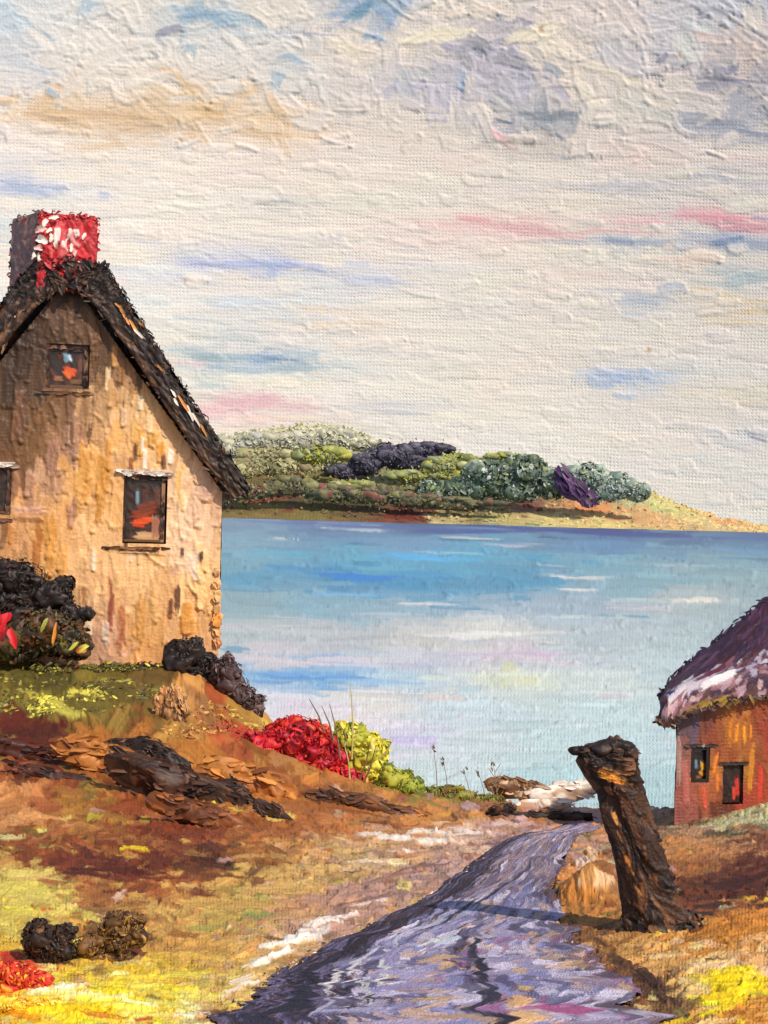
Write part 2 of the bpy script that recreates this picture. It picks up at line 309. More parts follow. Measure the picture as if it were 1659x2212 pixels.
# ------------------------------------------------------------------ water
ZW = EYE - 6.2
WATER = [(480,1135,120,150,190),(900,1140,70,98,160),(1300,1150,56,78,142),(1650,1160,78,106,164),(700,1135,95,125,180),
 (500,1175,128,170,204),(900,1175,112,158,212),(1300,1180,98,142,200),(1650,1185,104,146,190),
 (500,1210,122,172,204),(800,1205,92,174,218),(1000,1210,86,170,218),(1300,1215,122,174,206),(1600,1220,134,174,196),
 (550,1250,88,158,206),(750,1250,56,140,210),(900,1255,68,152,214),(1100,1260,82,156,210),(1400,1260,142,184,206),(1620,1265,154,184,196),
 (500,1310,150,184,200),(700,1310,138,182,210),(900,1315,150,184,210),(1200,1310,166,188,210),(1500,1300,188,202,208),(1620,1330,168,192,202),
 (500,1370,186,200,206),(700,1375,190,196,204),(900,1385,206,206,206),(1050,1370,222,222,220),(1300,1370,184,200,212),(1500,1390,180,200,208),
 (600,1420,202,196,208),(900,1425,194,196,214),(1100,1420,208,194,210),(1300,1430,184,196,206),(1450,1440,180,200,208),
 (560,1465,116,164,212),(700,1468,110,158,212),(850,1470,170,196,218),(1100,1470,206,214,196),(1300,1475,196,208,208),
 (600,1520,206,206,222),(800,1515,214,208,206),(1000,1525,188,206,218),(1300,1530,184,206,212),(680,1560,222,214,220),
 (700,1600,206,200,218),(900,1600,198,194,222),(1000,1610,190,206,214),(1200,1610,180,204,212),(1400,1620,176,200,210),
 (900,1680,186,206,214),(1200,1690,170,202,214),(1430,1700,164,196,206),(1430,1760,160,192,204)]
def make_water():
    st = 2.9; uu = np.arange(-950, 950, st); vv = np.arange(14.5, 800, st)
    H, W = len(vv), len(uu)
    a = np.array(WATER, float); lm = a[:, 2:5].mean(1, keepdims=True); a[:, 2:5] = (lm * [1.0, 1., .975] + (a[:, 2:5] - lm) * .84) * .93; a[:, 2:5] *= (1 + .12 * np.clip((a[:, 1] - 1340) / 120, 0, 1))[:, None]; a[:, 3] += np.clip(a[:, 4] - a[:, 2] - 20, 0, 60) * .10; pu, pv = UV(a[:, 0], a[:, 1]); px = (pu + 950) / st; py = (-pv - vv[0]) / st
    fld = Field(np.stack([px, py], 1), a[:, 2:5], 1., 8., 1.6)
    X, Y = np.meshgrid(np.arange(W, dtype=float), np.arange(H, dtype=float))
    cv = Canvas(H, W, fld.grid(X, Y), 11)
    def g(x, y):
        u, v = UV(x, y); return (u + 950) / st, (-v - vv[0]) / st
    for k in range(3000):
        x, y = rng.random() * W, rng.random() * H; c = fld.pick(x, y, .5) * rng.normal(1, .06)
        cv.stroke(x, y, rng.normal(.0, .035), rng.uniform(16, 80), rng.uniform(2, 6), c, rng.uniform(.2, .7), .7, rng.uniform(.3, .6), rng.normal(0, 1.2), .03)
    for (x, y, L, B, c) in [(1240,1252,160,7,(236,226,214)),(1290,1250,120,5,(240,232,222)),(1250,1276,110,8,(238,228,214)),(930,1310,160,8,(230,228,226)),(890,1310,90,5,(238,232,226)),(1460,1302,190,9,(232,222,208)),(1520,1297,70,10,(236,226,212)),
        (1060,1370,190,12,(230,228,222)),(1030,1376,150,9,(236,232,224)),(960,1378,110,8,(226,226,222)),(1190,1370,110,10,(216,216,214)),(700,1468,320,14,(98,152,212)),(620,1458,190,12,(120,168,216)),(590,1478,110,8,(84,140,200)),(820,1476,220,10,(150,188,220)),
        (760,1250,280,16,(48,132,206)),(920,1210,240,14,(86,172,222)),(980,1198,190,8,(150,200,226)),(1040,1420,200,9,(206,190,212)),(1210,1420,160,12,(212,188,214)),(1120,1440,150,26,(196,200,204)),(1100,1445,40,22,(214,214,168)),(1095,1480,46,18,(212,216,184)),(1140,1475,60,14,(220,218,172)),
        (880,1600,190,22,(200,192,226)),(700,1535,220,22,(220,212,220)),(760,1560,190,18,(228,220,222)),(640,1525,130,20,(214,206,216)),(960,1515,120,20,(220,210,204)),(1250,1495,240,8,(222,222,218)),(850,1500,260,10,(226,222,220)),(620,1430,240,14,(214,204,208)),(900,1440,260,10,(186,190,214)),
        (1300,1152,700,14,(54,72,136)),(760,1136,420,12,(84,100,160)),(1100,1148,500,12,(60,78,146)),(1000,1146,400,9,(62,88,154)),(1580,1162,260,9,(74,98,160)),(640,1134,300,8,(100,124,176)),(1600,1190,180,8,(112,150,190)),(1470,1225,170,5,(220,226,226)),(1190,1225,90,4,(226,230,230)),(720,1290,280,10,(120,176,214)),(1250,1345,280,8,(176,190,214)),
        (1160,1278,26,5,(70,80,90)),(830,1330,300,9,(176,196,206))]:
        X_, Y_ = g(x, y); cv.mass(X_, Y_, rng.normal(0, .02), L / st, B / st, lin(c), .6, .72, rng.uniform(.3, .45), .04, .015)
    cv.ridges(260, (14, 60), (.4, 1.2), 0, .04)
    cv.blur_h()
    D = 6.2 * F / vv
    V = np.empty((H, W, 3)); V[..., 0] = uu[None] / F * D[:, None]; V[..., 1] = D[:, None]
    V[..., 2] = ZW + cv.h * (.0028 * D ** 1.0)[:, None].clip(0, .6)
    wu = np.stack([X * st / PITCHP, Y * st / PITCHP], -1)
    mb = MB(); mb.grid(V, cv.col, wu, np.clip(cv.h, 0, 1))
    # the rest of the bay, outside the part in view
    c = lin((150, 186, 206)); z = ZW - .12
    q = np.array([[-900, -20, z], [900, -20, z], [900, 1900, z], [-900, 1900, z]]); mb.add(q, [[0, 1, 2, 3]], None, c)
    tag(mb.build('water', M_sea), kind='structure')
make_water()

# ------------------------------------------------------------------ far headland and its woods
def make_headland():
    xs = [120, 300, 440, 520, 600, 700, 760, 830, 900, 980, 1040, 1120, 1200, 1290, 1390, 1450, 1520, 1600, 1660, 1800]
    ytop = [990, 965, 945, 938, 926, 916, 930, 962, 975, 978, 1000, 1002, 1012, 1022, 1052, 1082, 1110, 1128, 1140, 1150]
    xsb = [120, 480, 830, 1200, 1400, 1660, 1800]; yb = [1110, 1119, 1129, 1139, 1145, 1152, 1156]
    st = 2.9; px = np.arange(100, 1800, st); W = len(px); H = 74
    yt = np.interp(px, xs, ytop) + (noise2(1, W, 5, 5)[0] - .5) * 10; ybm = np.interp(px, xsb, yb) + (noise2(1, W, 7, 9)[0] - .5) * 3 + 3
    LAND = [(430,960,190,185,165),(520,960,178,176,150),(620,945,190,184,150),(700,930,196,190,160),(760,950,168,166,128),(520,1000,124,114,74),(600,1010,112,104,58),(680,990,146,142,84),(560,1040,112,96,58),(480,1050,120,100,70),(700,1030,120,112,62),(800,1010,128,126,88),(900,1010,140,142,110),(860,1040,124,124,72),(960,1010,150,156,90),(1000,1020,160,160,60),
            (600,1070,118,62,46),(640,1062,112,50,40),(700,1075,96,84,46),(520,1085,106,92,52),(560,1090,104,90,50),(760,1070,86,80,52),(860,1075,70,76,58),(960,1070,72,82,70),(860,1110,112,58,46),(900,1112,96,44,38),(780,1100,100,82,54),(660,1110,116,104,62),(540,1112,116,98,62),(1000,1100,110,100,62),(1100,1090,120,74,58),(1150,1085,128,90,66),(1080,1115,176,164,108),(1200,1120,196,180,120),(1300,1125,206,188,124),
            (1100,1040,96,112,96),(1200,1050,110,126,110),(1300,1060,130,142,128),(1380,1080,168,170,120),(1450,1100,196,188,120),(1520,1125,206,184,130),(1600,1140,208,186,130),(1660,1145,204,182,126),(960,1120,186,168,120),(1250,1100,196,140,90),(1280,1085,190,130,80),(1330,1110,200,150,100),(1420,1120,200,160,110),(1580,1130,210,160,110)]
    a = np.array(LAND, float)
    cx = (a[:, 0] - px[0]) / st; fy = (np.interp(a[:, 0], px, ybm) - a[:, 1]) / (np.interp(a[:, 0], px, ybm) - np.interp(a[:, 0], px, yt) + 1e-6)
    fld = Field(np.stack([cx, (1 - np.clip(fy, 0, 1)) * H], 1), a[:, 2:5], 1., 3., 1.6)
    X, Y = np.meshgrid(np.arange(W, dtype=float), np.arange(H, dtype=float))
    cv = Canvas(H, W, fld.grid(X, Y), 21)
    for k in range(2600):
        x, y = rng.random() * W, rng.random() * H; c = fld.pick(x, y, .7) * rng.normal(1, .14)
        low = y > H * .6
        cv.stroke(x, y, rng.normal(0, .12 if low else .6), rng.uniform(8, 30) if low else rng.uniform(5, 13), rng.uniform(2, 5), c, rng.uniform(.4, 1.2), .9, rng.uniform(.25, .5), rng.normal(0, 1.5), .08)
    def S(x, y, L, B, c, ang=0, th=.9):
        t = (ybm - y) / (ybm - yt + 1e-6); j = int((x - px[0]) / st); cv.stroke((x - px[0]) / st, (1 - t[j]) * H, ang, L / st, B / st * H / max((ybm[j] - yt[j]) / st, 4), lin(c), th, .92, .25, 0, .08)
    for q in [(620,1066,130,12,(112,50,40)),(560,1082,60,16,(140,52,44),-.4),(560,1090,120,10,(150,140,66)),(870,1110,110,18,(104,48,40)),(1120,1088,110,12,(116,64,50)),(1150,1096,120,8,(140,80,60)),(1280,1094,90,26,(206,136,80),-.1),(1265,1088,70,12,(214,150,96)),(720,1080,240,14,(76,76,50)),(900,1066,220,16,(66,76,60)),(1560,1128,70,6,(212,150,100)),(1330,1120,60,6,(180,110,70))]: S(*q)
    cv.blur_h()
    t = 1 - np.arange(H) / (H - 1)
    yy = ybm[None] + (yt - ybm)[None] * t[:, None]
    d = 1200 + 240 * t[:, None] ** 1.3 + 0 * px[None] - cv.h * 1.2
    V = at(np.broadcast_to(px[None], (H, W)), yy, d)
    mb = MB(); mb.grid(V, cv.col, np.stack([X, Y], -1) * st / PITCHP, np.clip(cv.h * .8, 0, 1))
    # frayed edge of scrub on the skyline
    n = 2600; qx = rng.uniform(150, 1700, n); k = rng.random(n) ** 1.7 * .92; k[:600] = rng.uniform(-.03, .04, 600)
    qb = np.interp(qx, px, ybm); qt = np.interp(qx, px, yt); qy = qt + (qb - qt) * k
    dq = 1200 + 240 * np.clip(1 - k, 0, 1) ** 1.3 - 4; P = at(qx, qy, dq); sc_ = 1400 / F
    cc = np.array([fld.pick((x - px[0]) / st, min(max(y, .02), 1) * H, .6) for x, y in zip(qx, k)]) * rng.normal(1.02, .08, (n, 1))
    mb.dabs(P, np.tile([0, -1., .4], (n, 1)) + rng.normal(size=(n, 3)) * .4, rng.normal(size=(n, 3)) + [0, 0, .4], rng.uniform(5, 11, n) * sc_, rng.uniform(3, 7, n) * sc_, cc, curl=.15)
    # hidden back slope so the land is solid
    B0 = V[0].copy(); B1 = V[0].copy(); B1[:, 1] += 180; B1[:, 2] = ZW - 2
    mb.grid(np.stack([B1, B0 + [0, .5, -.3]]), lin((120, 116, 70)))
    tag(mb.build('headland', M_far), kind='structure')
make_headland()

def lump(mb, px, py, rx, ry, d, pal_, flow=0., spread=.6, amp=3., cell=3.2, nz=.35, depth=.9, L=(5, 16), B=(2, 6), rot=0., cuts=0, dens=1., seed=None):
    """A closed lump of thick paint: an uneven ellipsoid whose whole skin is laid in short strokes."""
    s = d / F; sd = int(rng.integers(1e6)) if seed is None else seed
    W = int(np.clip(5.6 * max(rx, ry) / cell, 16, 240)); H = int(np.clip(3.1 * ry / cell, 10, 120))
    T, Q = np.meshgrid(np.linspace(0, np.pi, H), np.linspace(0, 2 * np.pi, W), indexing='ij')
    U = np.stack([-np.sin(T) * np.sin(Q), np.sin(T) * np.cos(Q), np.cos(T)], -1)
    r = np.random.default_rng(sd)
    for k in range(cuts):
        nrm = r.normal(size=3); nrm /= np.linalg.norm(nrm); h = r.uniform(.5, .82); U = U - np.clip(U @ nrm - h, 0, None)[..., None] * nrm
    e = np.sin(T) * np.clip(np.minimum(np.arange(W), np.arange(W)[::-1]) / 4., 0, 1)[None]
    n1 = (noise2(H, W, max(W / 9, 2.5), sd) - .5) + .5 * (noise2(H, W, max(W / 22, 2), sd + 1) - .5)
    U = U * (1 + nz * 1.6 * n1 * e)[..., None]
    cv = Canvas(H, W, pal(pal_, 1)[0], sd % 977)
    for k in range(int(dens * H * W / 26) + 6):
        cv.stroke(rng.random() * W, rng.random() * H, rng.normal(flow, spread), rng.uniform(*L), rng.uniform(*B), pal(pal_, 1)[0], rng.uniform(.3, 1.6), .92, rng.uniform(.1, .45), rng.normal(0, 1.5), .12)
    V = U * np.array([rx, min(rx, ry) * depth if not cuts else min(rx, 2 * ry) * .34, ry]) * s + U * (cv.h * e * amp * s)[..., None]
    c, q = math.cos(rot), math.sin(rot); V = np.stack([V[..., 0] * c - V[..., 2] * q, V[..., 1], V[..., 0] * q + V[..., 2] * c], -1) + at(px, py, d)
    mb.grid(V, cv.col, np.stack([Q * W / 6.28, T * H / 3.14], -1), np.clip(cv.h, 0, 1))
    return V
def clump_points(cl, d, n, front=.75):
    """n points on the skins of ellipsoids given as (px, py, rx, ry); returns points and outward normals."""
    a = np.array(cl, float); w = (a[:, 2] * a[:, 3]) ** .72; w = w / w.sum(); i = rng.choice(len(a), n, p=w)
    D = rng.normal(size=(n, 3)); D /= np.linalg.norm(D, axis=1, keepdims=True)
    fl = rng.random(n) < front; D[fl, 1] = -np.abs(D[fl, 1])
    r = rng.uniform(.78, 1.08, n)
    s = d / F
    ctr = at(a[i, 0], a[i, 1], d)
    rad = np.stack([a[i, 2], np.minimum(a[i, 2], a[i, 3]) * .9, a[i, 3]], 1) * s
    return ctr + D * rad * r[:, None], D / rad * rad.mean(1, keepdims=True)
def core(mb, cl, d, col, k=.82):
    """A closed, lumpy core inside the dabs so that a dense crown is not see-through."""
    s = d / F
    for (px, py, rx, ry) in [q[:4] for q in cl]:
        th = np.linspace(0, np.pi, 9); ph = np.linspace(0, 2 * np.pi, 15)
        T, Pp = np.meshgrid(th, ph, indexing='ij'); j = 1 + (rng.random(T.shape) - .5) * .3; j[:, -1] = j[:, 0]; j[0] = 1; j[-1] = 1
        c = at(px, py, d)
        V = np.stack([np.sin(T) * np.cos(Pp) * rx * s * k * j, np.sin(T) * np.sin(Pp) * min(rx, ry) * .9 * s * k * j, np.cos(T) * ry * s * k * j], -1) + c
        mb.grid(V, np.clip(col * rng.normal(1, .2, T.shape + (1,)), .004, .9))
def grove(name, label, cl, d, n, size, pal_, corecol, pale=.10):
    pal_ = [tuple(int(v * (1 - pale) + w_ * pale) for v, w_ in zip(q[:3], (205, 198, 192))) + q[3:] for q in pal_]  # haze painted in: leaf colours pulled towards a pale grey
    mb = MB()
    for (a, b, e, f) in cl:
        lump(mb, a, b, e * .82, f * .82, d, pal_, .3, .8, 3.2, 3.4, .35)
        for i in range(5):
            w = rng.uniform(0, 6.28); lump(mb, a + math.cos(w) * e * .8, b - abs(math.sin(w)) * f * .7, e * rng.uniform(.2, .36) + 2, f * rng.uniform(.25, .45) + 2, d - 3, pal_, .3, .8, 3., 3.4, .35)
    n = int(n * 2.3); P, N = clump_points(cl, d, n, .85); s = d / F
    T = rng.normal(size=(n, 3)) + [0, 0, .5]
    n3 = n // 3; P3, N3 = clump_points(cl, d, n3, .8); P3 = P3 + N3 / (np.linalg.norm(N3, axis=1, keepdims=True) + 1e-6) * (rng.random((n3, 1)) ** 1.6 * 16 * s) * [1, .6, .8]
    mb.dabs(P3, np.tile([.2, -1., .5], (n3, 1)) + rng.normal(size=(n3, 3)) * .3, rng.normal(size=(n3, 3)), rng.uniform(3, 7, n3) * s, rng.uniform(1.6, 3.5, n3) * s, pal(pal_, n3), curl=.1, lip=.2)
    mb.dabs(P, N + rng.normal(size=(n, 3)) * .25, T, rng.uniform(.5, 1.3, n) * size * s, rng.uniform(.35, .8, n) * size * s, pal(pal_, n), curl=.2, lip=.25)
    o = mb.build(name, M_dab); return tag(o, label, 'grove', 'groves on the far headland', 'stuff')
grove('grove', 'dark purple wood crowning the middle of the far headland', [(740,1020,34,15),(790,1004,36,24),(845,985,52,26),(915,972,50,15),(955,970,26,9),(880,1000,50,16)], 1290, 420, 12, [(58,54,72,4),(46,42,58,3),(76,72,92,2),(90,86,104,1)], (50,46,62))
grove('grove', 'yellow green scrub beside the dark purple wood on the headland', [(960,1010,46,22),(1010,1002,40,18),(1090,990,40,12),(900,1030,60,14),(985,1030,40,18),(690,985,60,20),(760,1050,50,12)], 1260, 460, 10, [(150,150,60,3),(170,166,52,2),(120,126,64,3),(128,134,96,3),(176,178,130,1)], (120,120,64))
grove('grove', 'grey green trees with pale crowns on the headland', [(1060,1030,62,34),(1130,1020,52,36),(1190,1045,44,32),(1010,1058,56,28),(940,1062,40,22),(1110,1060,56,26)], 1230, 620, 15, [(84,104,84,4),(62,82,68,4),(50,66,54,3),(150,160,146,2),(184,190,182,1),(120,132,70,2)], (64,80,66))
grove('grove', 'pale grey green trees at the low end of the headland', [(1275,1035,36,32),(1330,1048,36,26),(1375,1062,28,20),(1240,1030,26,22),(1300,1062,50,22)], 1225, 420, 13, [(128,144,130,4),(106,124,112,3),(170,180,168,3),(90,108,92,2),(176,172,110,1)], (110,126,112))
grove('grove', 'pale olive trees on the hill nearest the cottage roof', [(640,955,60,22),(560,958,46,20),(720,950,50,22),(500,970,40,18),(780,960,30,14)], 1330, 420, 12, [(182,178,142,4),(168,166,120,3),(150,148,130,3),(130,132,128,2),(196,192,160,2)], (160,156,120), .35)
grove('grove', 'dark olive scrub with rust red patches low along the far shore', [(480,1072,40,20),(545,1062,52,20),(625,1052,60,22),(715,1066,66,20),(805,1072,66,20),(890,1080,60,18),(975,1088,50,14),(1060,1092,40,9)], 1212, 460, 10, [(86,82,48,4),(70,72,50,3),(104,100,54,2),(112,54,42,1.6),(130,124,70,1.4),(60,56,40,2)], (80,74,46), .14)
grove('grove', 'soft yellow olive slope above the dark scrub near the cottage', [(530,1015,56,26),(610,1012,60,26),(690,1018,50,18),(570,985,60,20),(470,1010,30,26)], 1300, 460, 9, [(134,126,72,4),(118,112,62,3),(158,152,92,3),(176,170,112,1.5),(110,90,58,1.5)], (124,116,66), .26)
# the heather slope below the pale trees
mb = MB(); n = 70; P, N = clump_points([(1215,1035,14,26), (1240,1055,30,24), (1265,1075,22,14)], 1216, n, .9); core(mb, [(1228,1045,22,30), (1255,1068,24,16)], 1220, lin((84,56,88)), .8)
mb.dabs(P, N + [0, -1, 0], np.tile([.7, 0, -.7], (n, 1)) + rng.normal(size=(n, 3)) * .2, rng.uniform(18, 36, n) * .4, rng.uniform(6, 11, n) * .4, pal([(84,54,92,3),(100,66,108,2),(66,42,74,2),(120,90,124,1)], n))
tag(mb.build('heather_slope', M_dab), 'purple heather patch between the pale trees on the headland', 'heather', None, 'stuff')

# ------------------------------------------------------------------ ground
GP = [(-500,2400,6.2),(0,2400,6),(800,2400,6.2),(1659,2400,6),(2200,2400,6.2),
 (-400,2212,8),(0,2212,7.6),(450,2212,7.7),(900,2212,7.6),(1300,2212,7.6),(1659,2212,7.4),(2100,2212,7.6),
 (-300,2000,10),(0,2000,9.8),(500,2000,10.2),(900,2000,10.4),(1200,2000,10.4),(1420,2010,10),(1659,2000,9.8),(2000,2000,10),
 (-300,1800,15),(0,1800,14.5),(400,1800,15),(800,1815,16),(1000,1840,15.6),(1200,1850,15.5),(1440,1900,13),(1659,1860,13.6),(2000,1840,14),
 (-300,1600,22),(0,1600,21.5),(300,1620,21.5),(600,1715,20.5),(850,1745,21.5),(1050,1765,22),(1280,1775,22.5),(1440,1800,20),(1659,1750,19.6),(1950,1720,20),
 (-500,1430,28),(-200,1430,28),(0,1430,28),(300,1450,27.8),(480,1450,28),(560,1560,26.5),(700,1655,24.5),(800,1700,24),(950,1730,24),(1100,1745,24.5),(1290,1757,24.8)]
gw = [at(*g) for g in GP]
for (x, y, z) in [(-14,33,-.2),(-9,33,-.3),(-5,32.5,-.9),(-2.6,31,-4.6),(0,29.5,-5.2),(2,29,-5.2),(5,29,-5),(8,29,-4.8),(12,27,-4.6),(-1.2,33,-6),(-4,38,-5),(-9,42,-4.8),(-16,42,-4),(0,38,-6.5),(6,38,-6.5),(14,36,-6),(8,23,-1.9),(10,20,-1.5),(0,3,.5),(-6,4,.6),(6,4,.5)]:
    gw.append(np.array([x, y, z], float))
gw = np.array(gw); C2 = 1.2 ** 2
def _phi(a, b): return np.sqrt(((a[:, None] - b[None]) ** 2).sum(-1) + C2)
_A = _phi(gw[:, :2], gw[:, :2]); n_ = len(gw)
_M = np.zeros((n_ + 3, n_ + 3)); _M[:n_, :n_] = _A - .05 * np.eye(n_); _M[:n_, n_] = 1; _M[:n_, n_ + 1:] = gw[:, :2]; _M[n_:, :n_] = _M[:n_, n_:].T
_co = np.linalg.solve(_M, np.concatenate([gw[:, 2], np.zeros(3)]))
HUMPS = []
def gz(x, y):
    x = np.asarray(x, float); y = np.asarray(y, float); q = np.stack([x.ravel(), y.ravel()], 1); o = np.empty(len(q))
    for i in range(0, len(q), 60000):
        b = q[i:i + 60000]; o[i:i + 60000] = _phi(b, gw[:, :2]) @ _co[:n_] + _co[n_] + b @ _co[n_ + 1:]
        for hx, hy, hh, hr in HUMPS: o[i:i + 60000] += hh * np.exp(-((b[:, 0] - hx) ** 2 + (b[:, 1] - hy) ** 2 * .5) / (2 * hr * hr))
    return o.reshape(x.shape)
def gd(px, py):                 # distance at which a line of sight meets the ground
    u, v = UV(px, py); d = np.arange(5.5, 34, .04); z = EYE + v / F * d
    hit = z <= gz(u / F * d, d)
    return float(d[np.argmax(hit)]) if hit.any() else 26.
def gp(px, py): return at(px, py, gd(px, py))

RL = [(1225,1783),(1130,1806),(1035,1860),(940,1935),(830,1995),(700,2065),(600,2122),(540,2165),(480,2215),(330,2330)]
RR = [(1310,1790),(1262,1806),(1225,1850),(1202,1900),(1196,1960),(1212,2010),(1250,2060),(1310,2120),(1400,2215),(1500,2330)]
rl = np.array([gp(*q) for q in RL]); rr_ = np.array([gp(*q) for q in RR])
HUMPS += [(1.74, 11.4, .24, .17), (1.92, 11.9, .26, .19)]
ROADPOLY = np.concatenate([rl[:, :2], rr_[::-1, :2]])
def inside(x, y, poly):
    r = np.zeros(x.shape, bool); n = len(poly)
    for i in range(n):
        x0, y0 = poly[i]; x1, y1 = poly[(i + 1) % n]
        if y0 == y1: continue
        k = ((y0 > y) != (y1 > y)) & (x < (x1 - x0) * (y - y0) / (y1 - y0) + x0); r ^= k
    return r
EARTH = [(30,1450,96,84,34),(150,1470,112,96,38),(250,1470,102,86,34),(100,1510,110,98,42),(185,1508,116,104,44),(60,1540,116,104,42),(20,1500,110,96,40),(300,1520,112,86,40),(230,1560,116,92,40),(400,1560,176,126,66),(470,1580,164,92,44),(560,1575,160,120,56),(500,1600,150,72,40),(340,1480,90,70,34),(440,1520,140,100,60),
 (50,1580,88,34,28),(100,1600,92,36,28),(220,1600,170,104,44),(300,1585,120,76,38),(450,1630,178,112,46),(370,1630,170,108,46),(100,1640,112,54,32),(30,1660,124,62,34),(150,1690,150,84,40),(450,1690,172,106,46),(600,1725,168,102,46),(700,1745,152,90,42),(850,1765,178,118,58),(950,1775,194,132,68),(300,1760,140,70,36),(100,1740,150,84,46),(50,1770,206,142,84),(60,1720,180,116,66),(180,1750,176,122,52),(210,1785,160,104,50),(290,1830,150,92,46),(400,1800,124,58,32),(550,1800,152,86,40),(650,1790,164,96,46),(750,1800,172,106,56),(900,1795,178,112,56),(330,1800,116,54,30),
 (900,1720,120,118,44),(1000,1735,112,104,44),(1060,1765,150,96,60),(1150,1775,190,130,80),(1240,1775,180,126,90),
 (60,1850,132,70,36),(250,1880,96,42,28),(350,1870,106,48,30),(450,1870,80,42,28),(150,1870,112,52,32),(560,1850,150,94,46),(650,1830,190,132,72),(800,1820,200,152,106),(950,1812,206,166,130),(1050,1795,196,152,126),(1000,1835,202,166,142),(880,1840,186,140,104),(750,1850,196,156,100),
 (30,1930,208,184,88),(100,1950,204,182,88),(60,1900,206,178,92),(200,1930,166,104,56),(350,1920,150,84,42),(500,1920,198,152,78),(600,1900,198,156,88),(700,1900,204,162,98),(800,1870,204,168,124),(430,1900,130,74,40),
 (50,2010,216,190,92),(400,1990,194,152,82),(500,1980,184,152,78),(550,1970,152,140,74),(650,1960,194,142,102),(720,1960,188,142,118),(800,1930,180,140,122),(300,1980,170,120,64),
 (30,2060,206,162,54),(350,2040,192,142,74),(450,2050,198,150,78),(520,2080,206,160,84),(610,2050,204,162,112),(680,2010,180,140,118),(850,1935,160,124,112),(950,1880,170,136,128),(760,1990,168,128,112),(1100,1830,150,116,110),(1150,1795,186,150,148),(1250,1785,170,130,136),
 (30,2115,190,50,40),(120,2135,240,200,70),(300,2120,232,192,60),(400,2120,212,170,60),(480,2130,218,188,94),(560,2110,206,166,100),(530,2150,206,176,100),
 (30,2180,240,150,24),(150,2190,250,206,40),(250,2170,250,212,50),(350,2190,236,206,70),(420,2190,232,218,144),(470,2200,190,140,92),(100,2160,238,216,130),
 (1330,1790,186,126,72),(1230,1900,192,122,62),(1260,1980,166,110,56),(1235,2030,120,80,46),(1350,2060,188,138,78),(1450,2080,206,154,88),(1550,2040,192,126,52),(1620,2000,194,122,46),(1500,1960,120,64,36),(1600,1920,74,36,26),(1640,1880,90,46,32),(1510,1930,96,52,32),(1500,1880,152,96,52),(1560,1840,174,118,72),(1650,1820,130,80,56),(1480,1800,164,122,88),(1560,1785,178,168,122),(1640,1765,188,188,142),(1500,1765,120,86,60),(1450,1830,180,120,66),
 (1330,2100,112,76,50),(1400,2140,92,62,46),(1500,2150,224,184,116),(1450,2190,110,78,52),(1580,2150,244,204,30),(1560,2130,240,206,60),(1650,2100,228,182,134),(1610,2200,202,132,50),(1540,2090,228,188,122),(1650,2190,206,140,60),(1620,2060,216,160,100)]
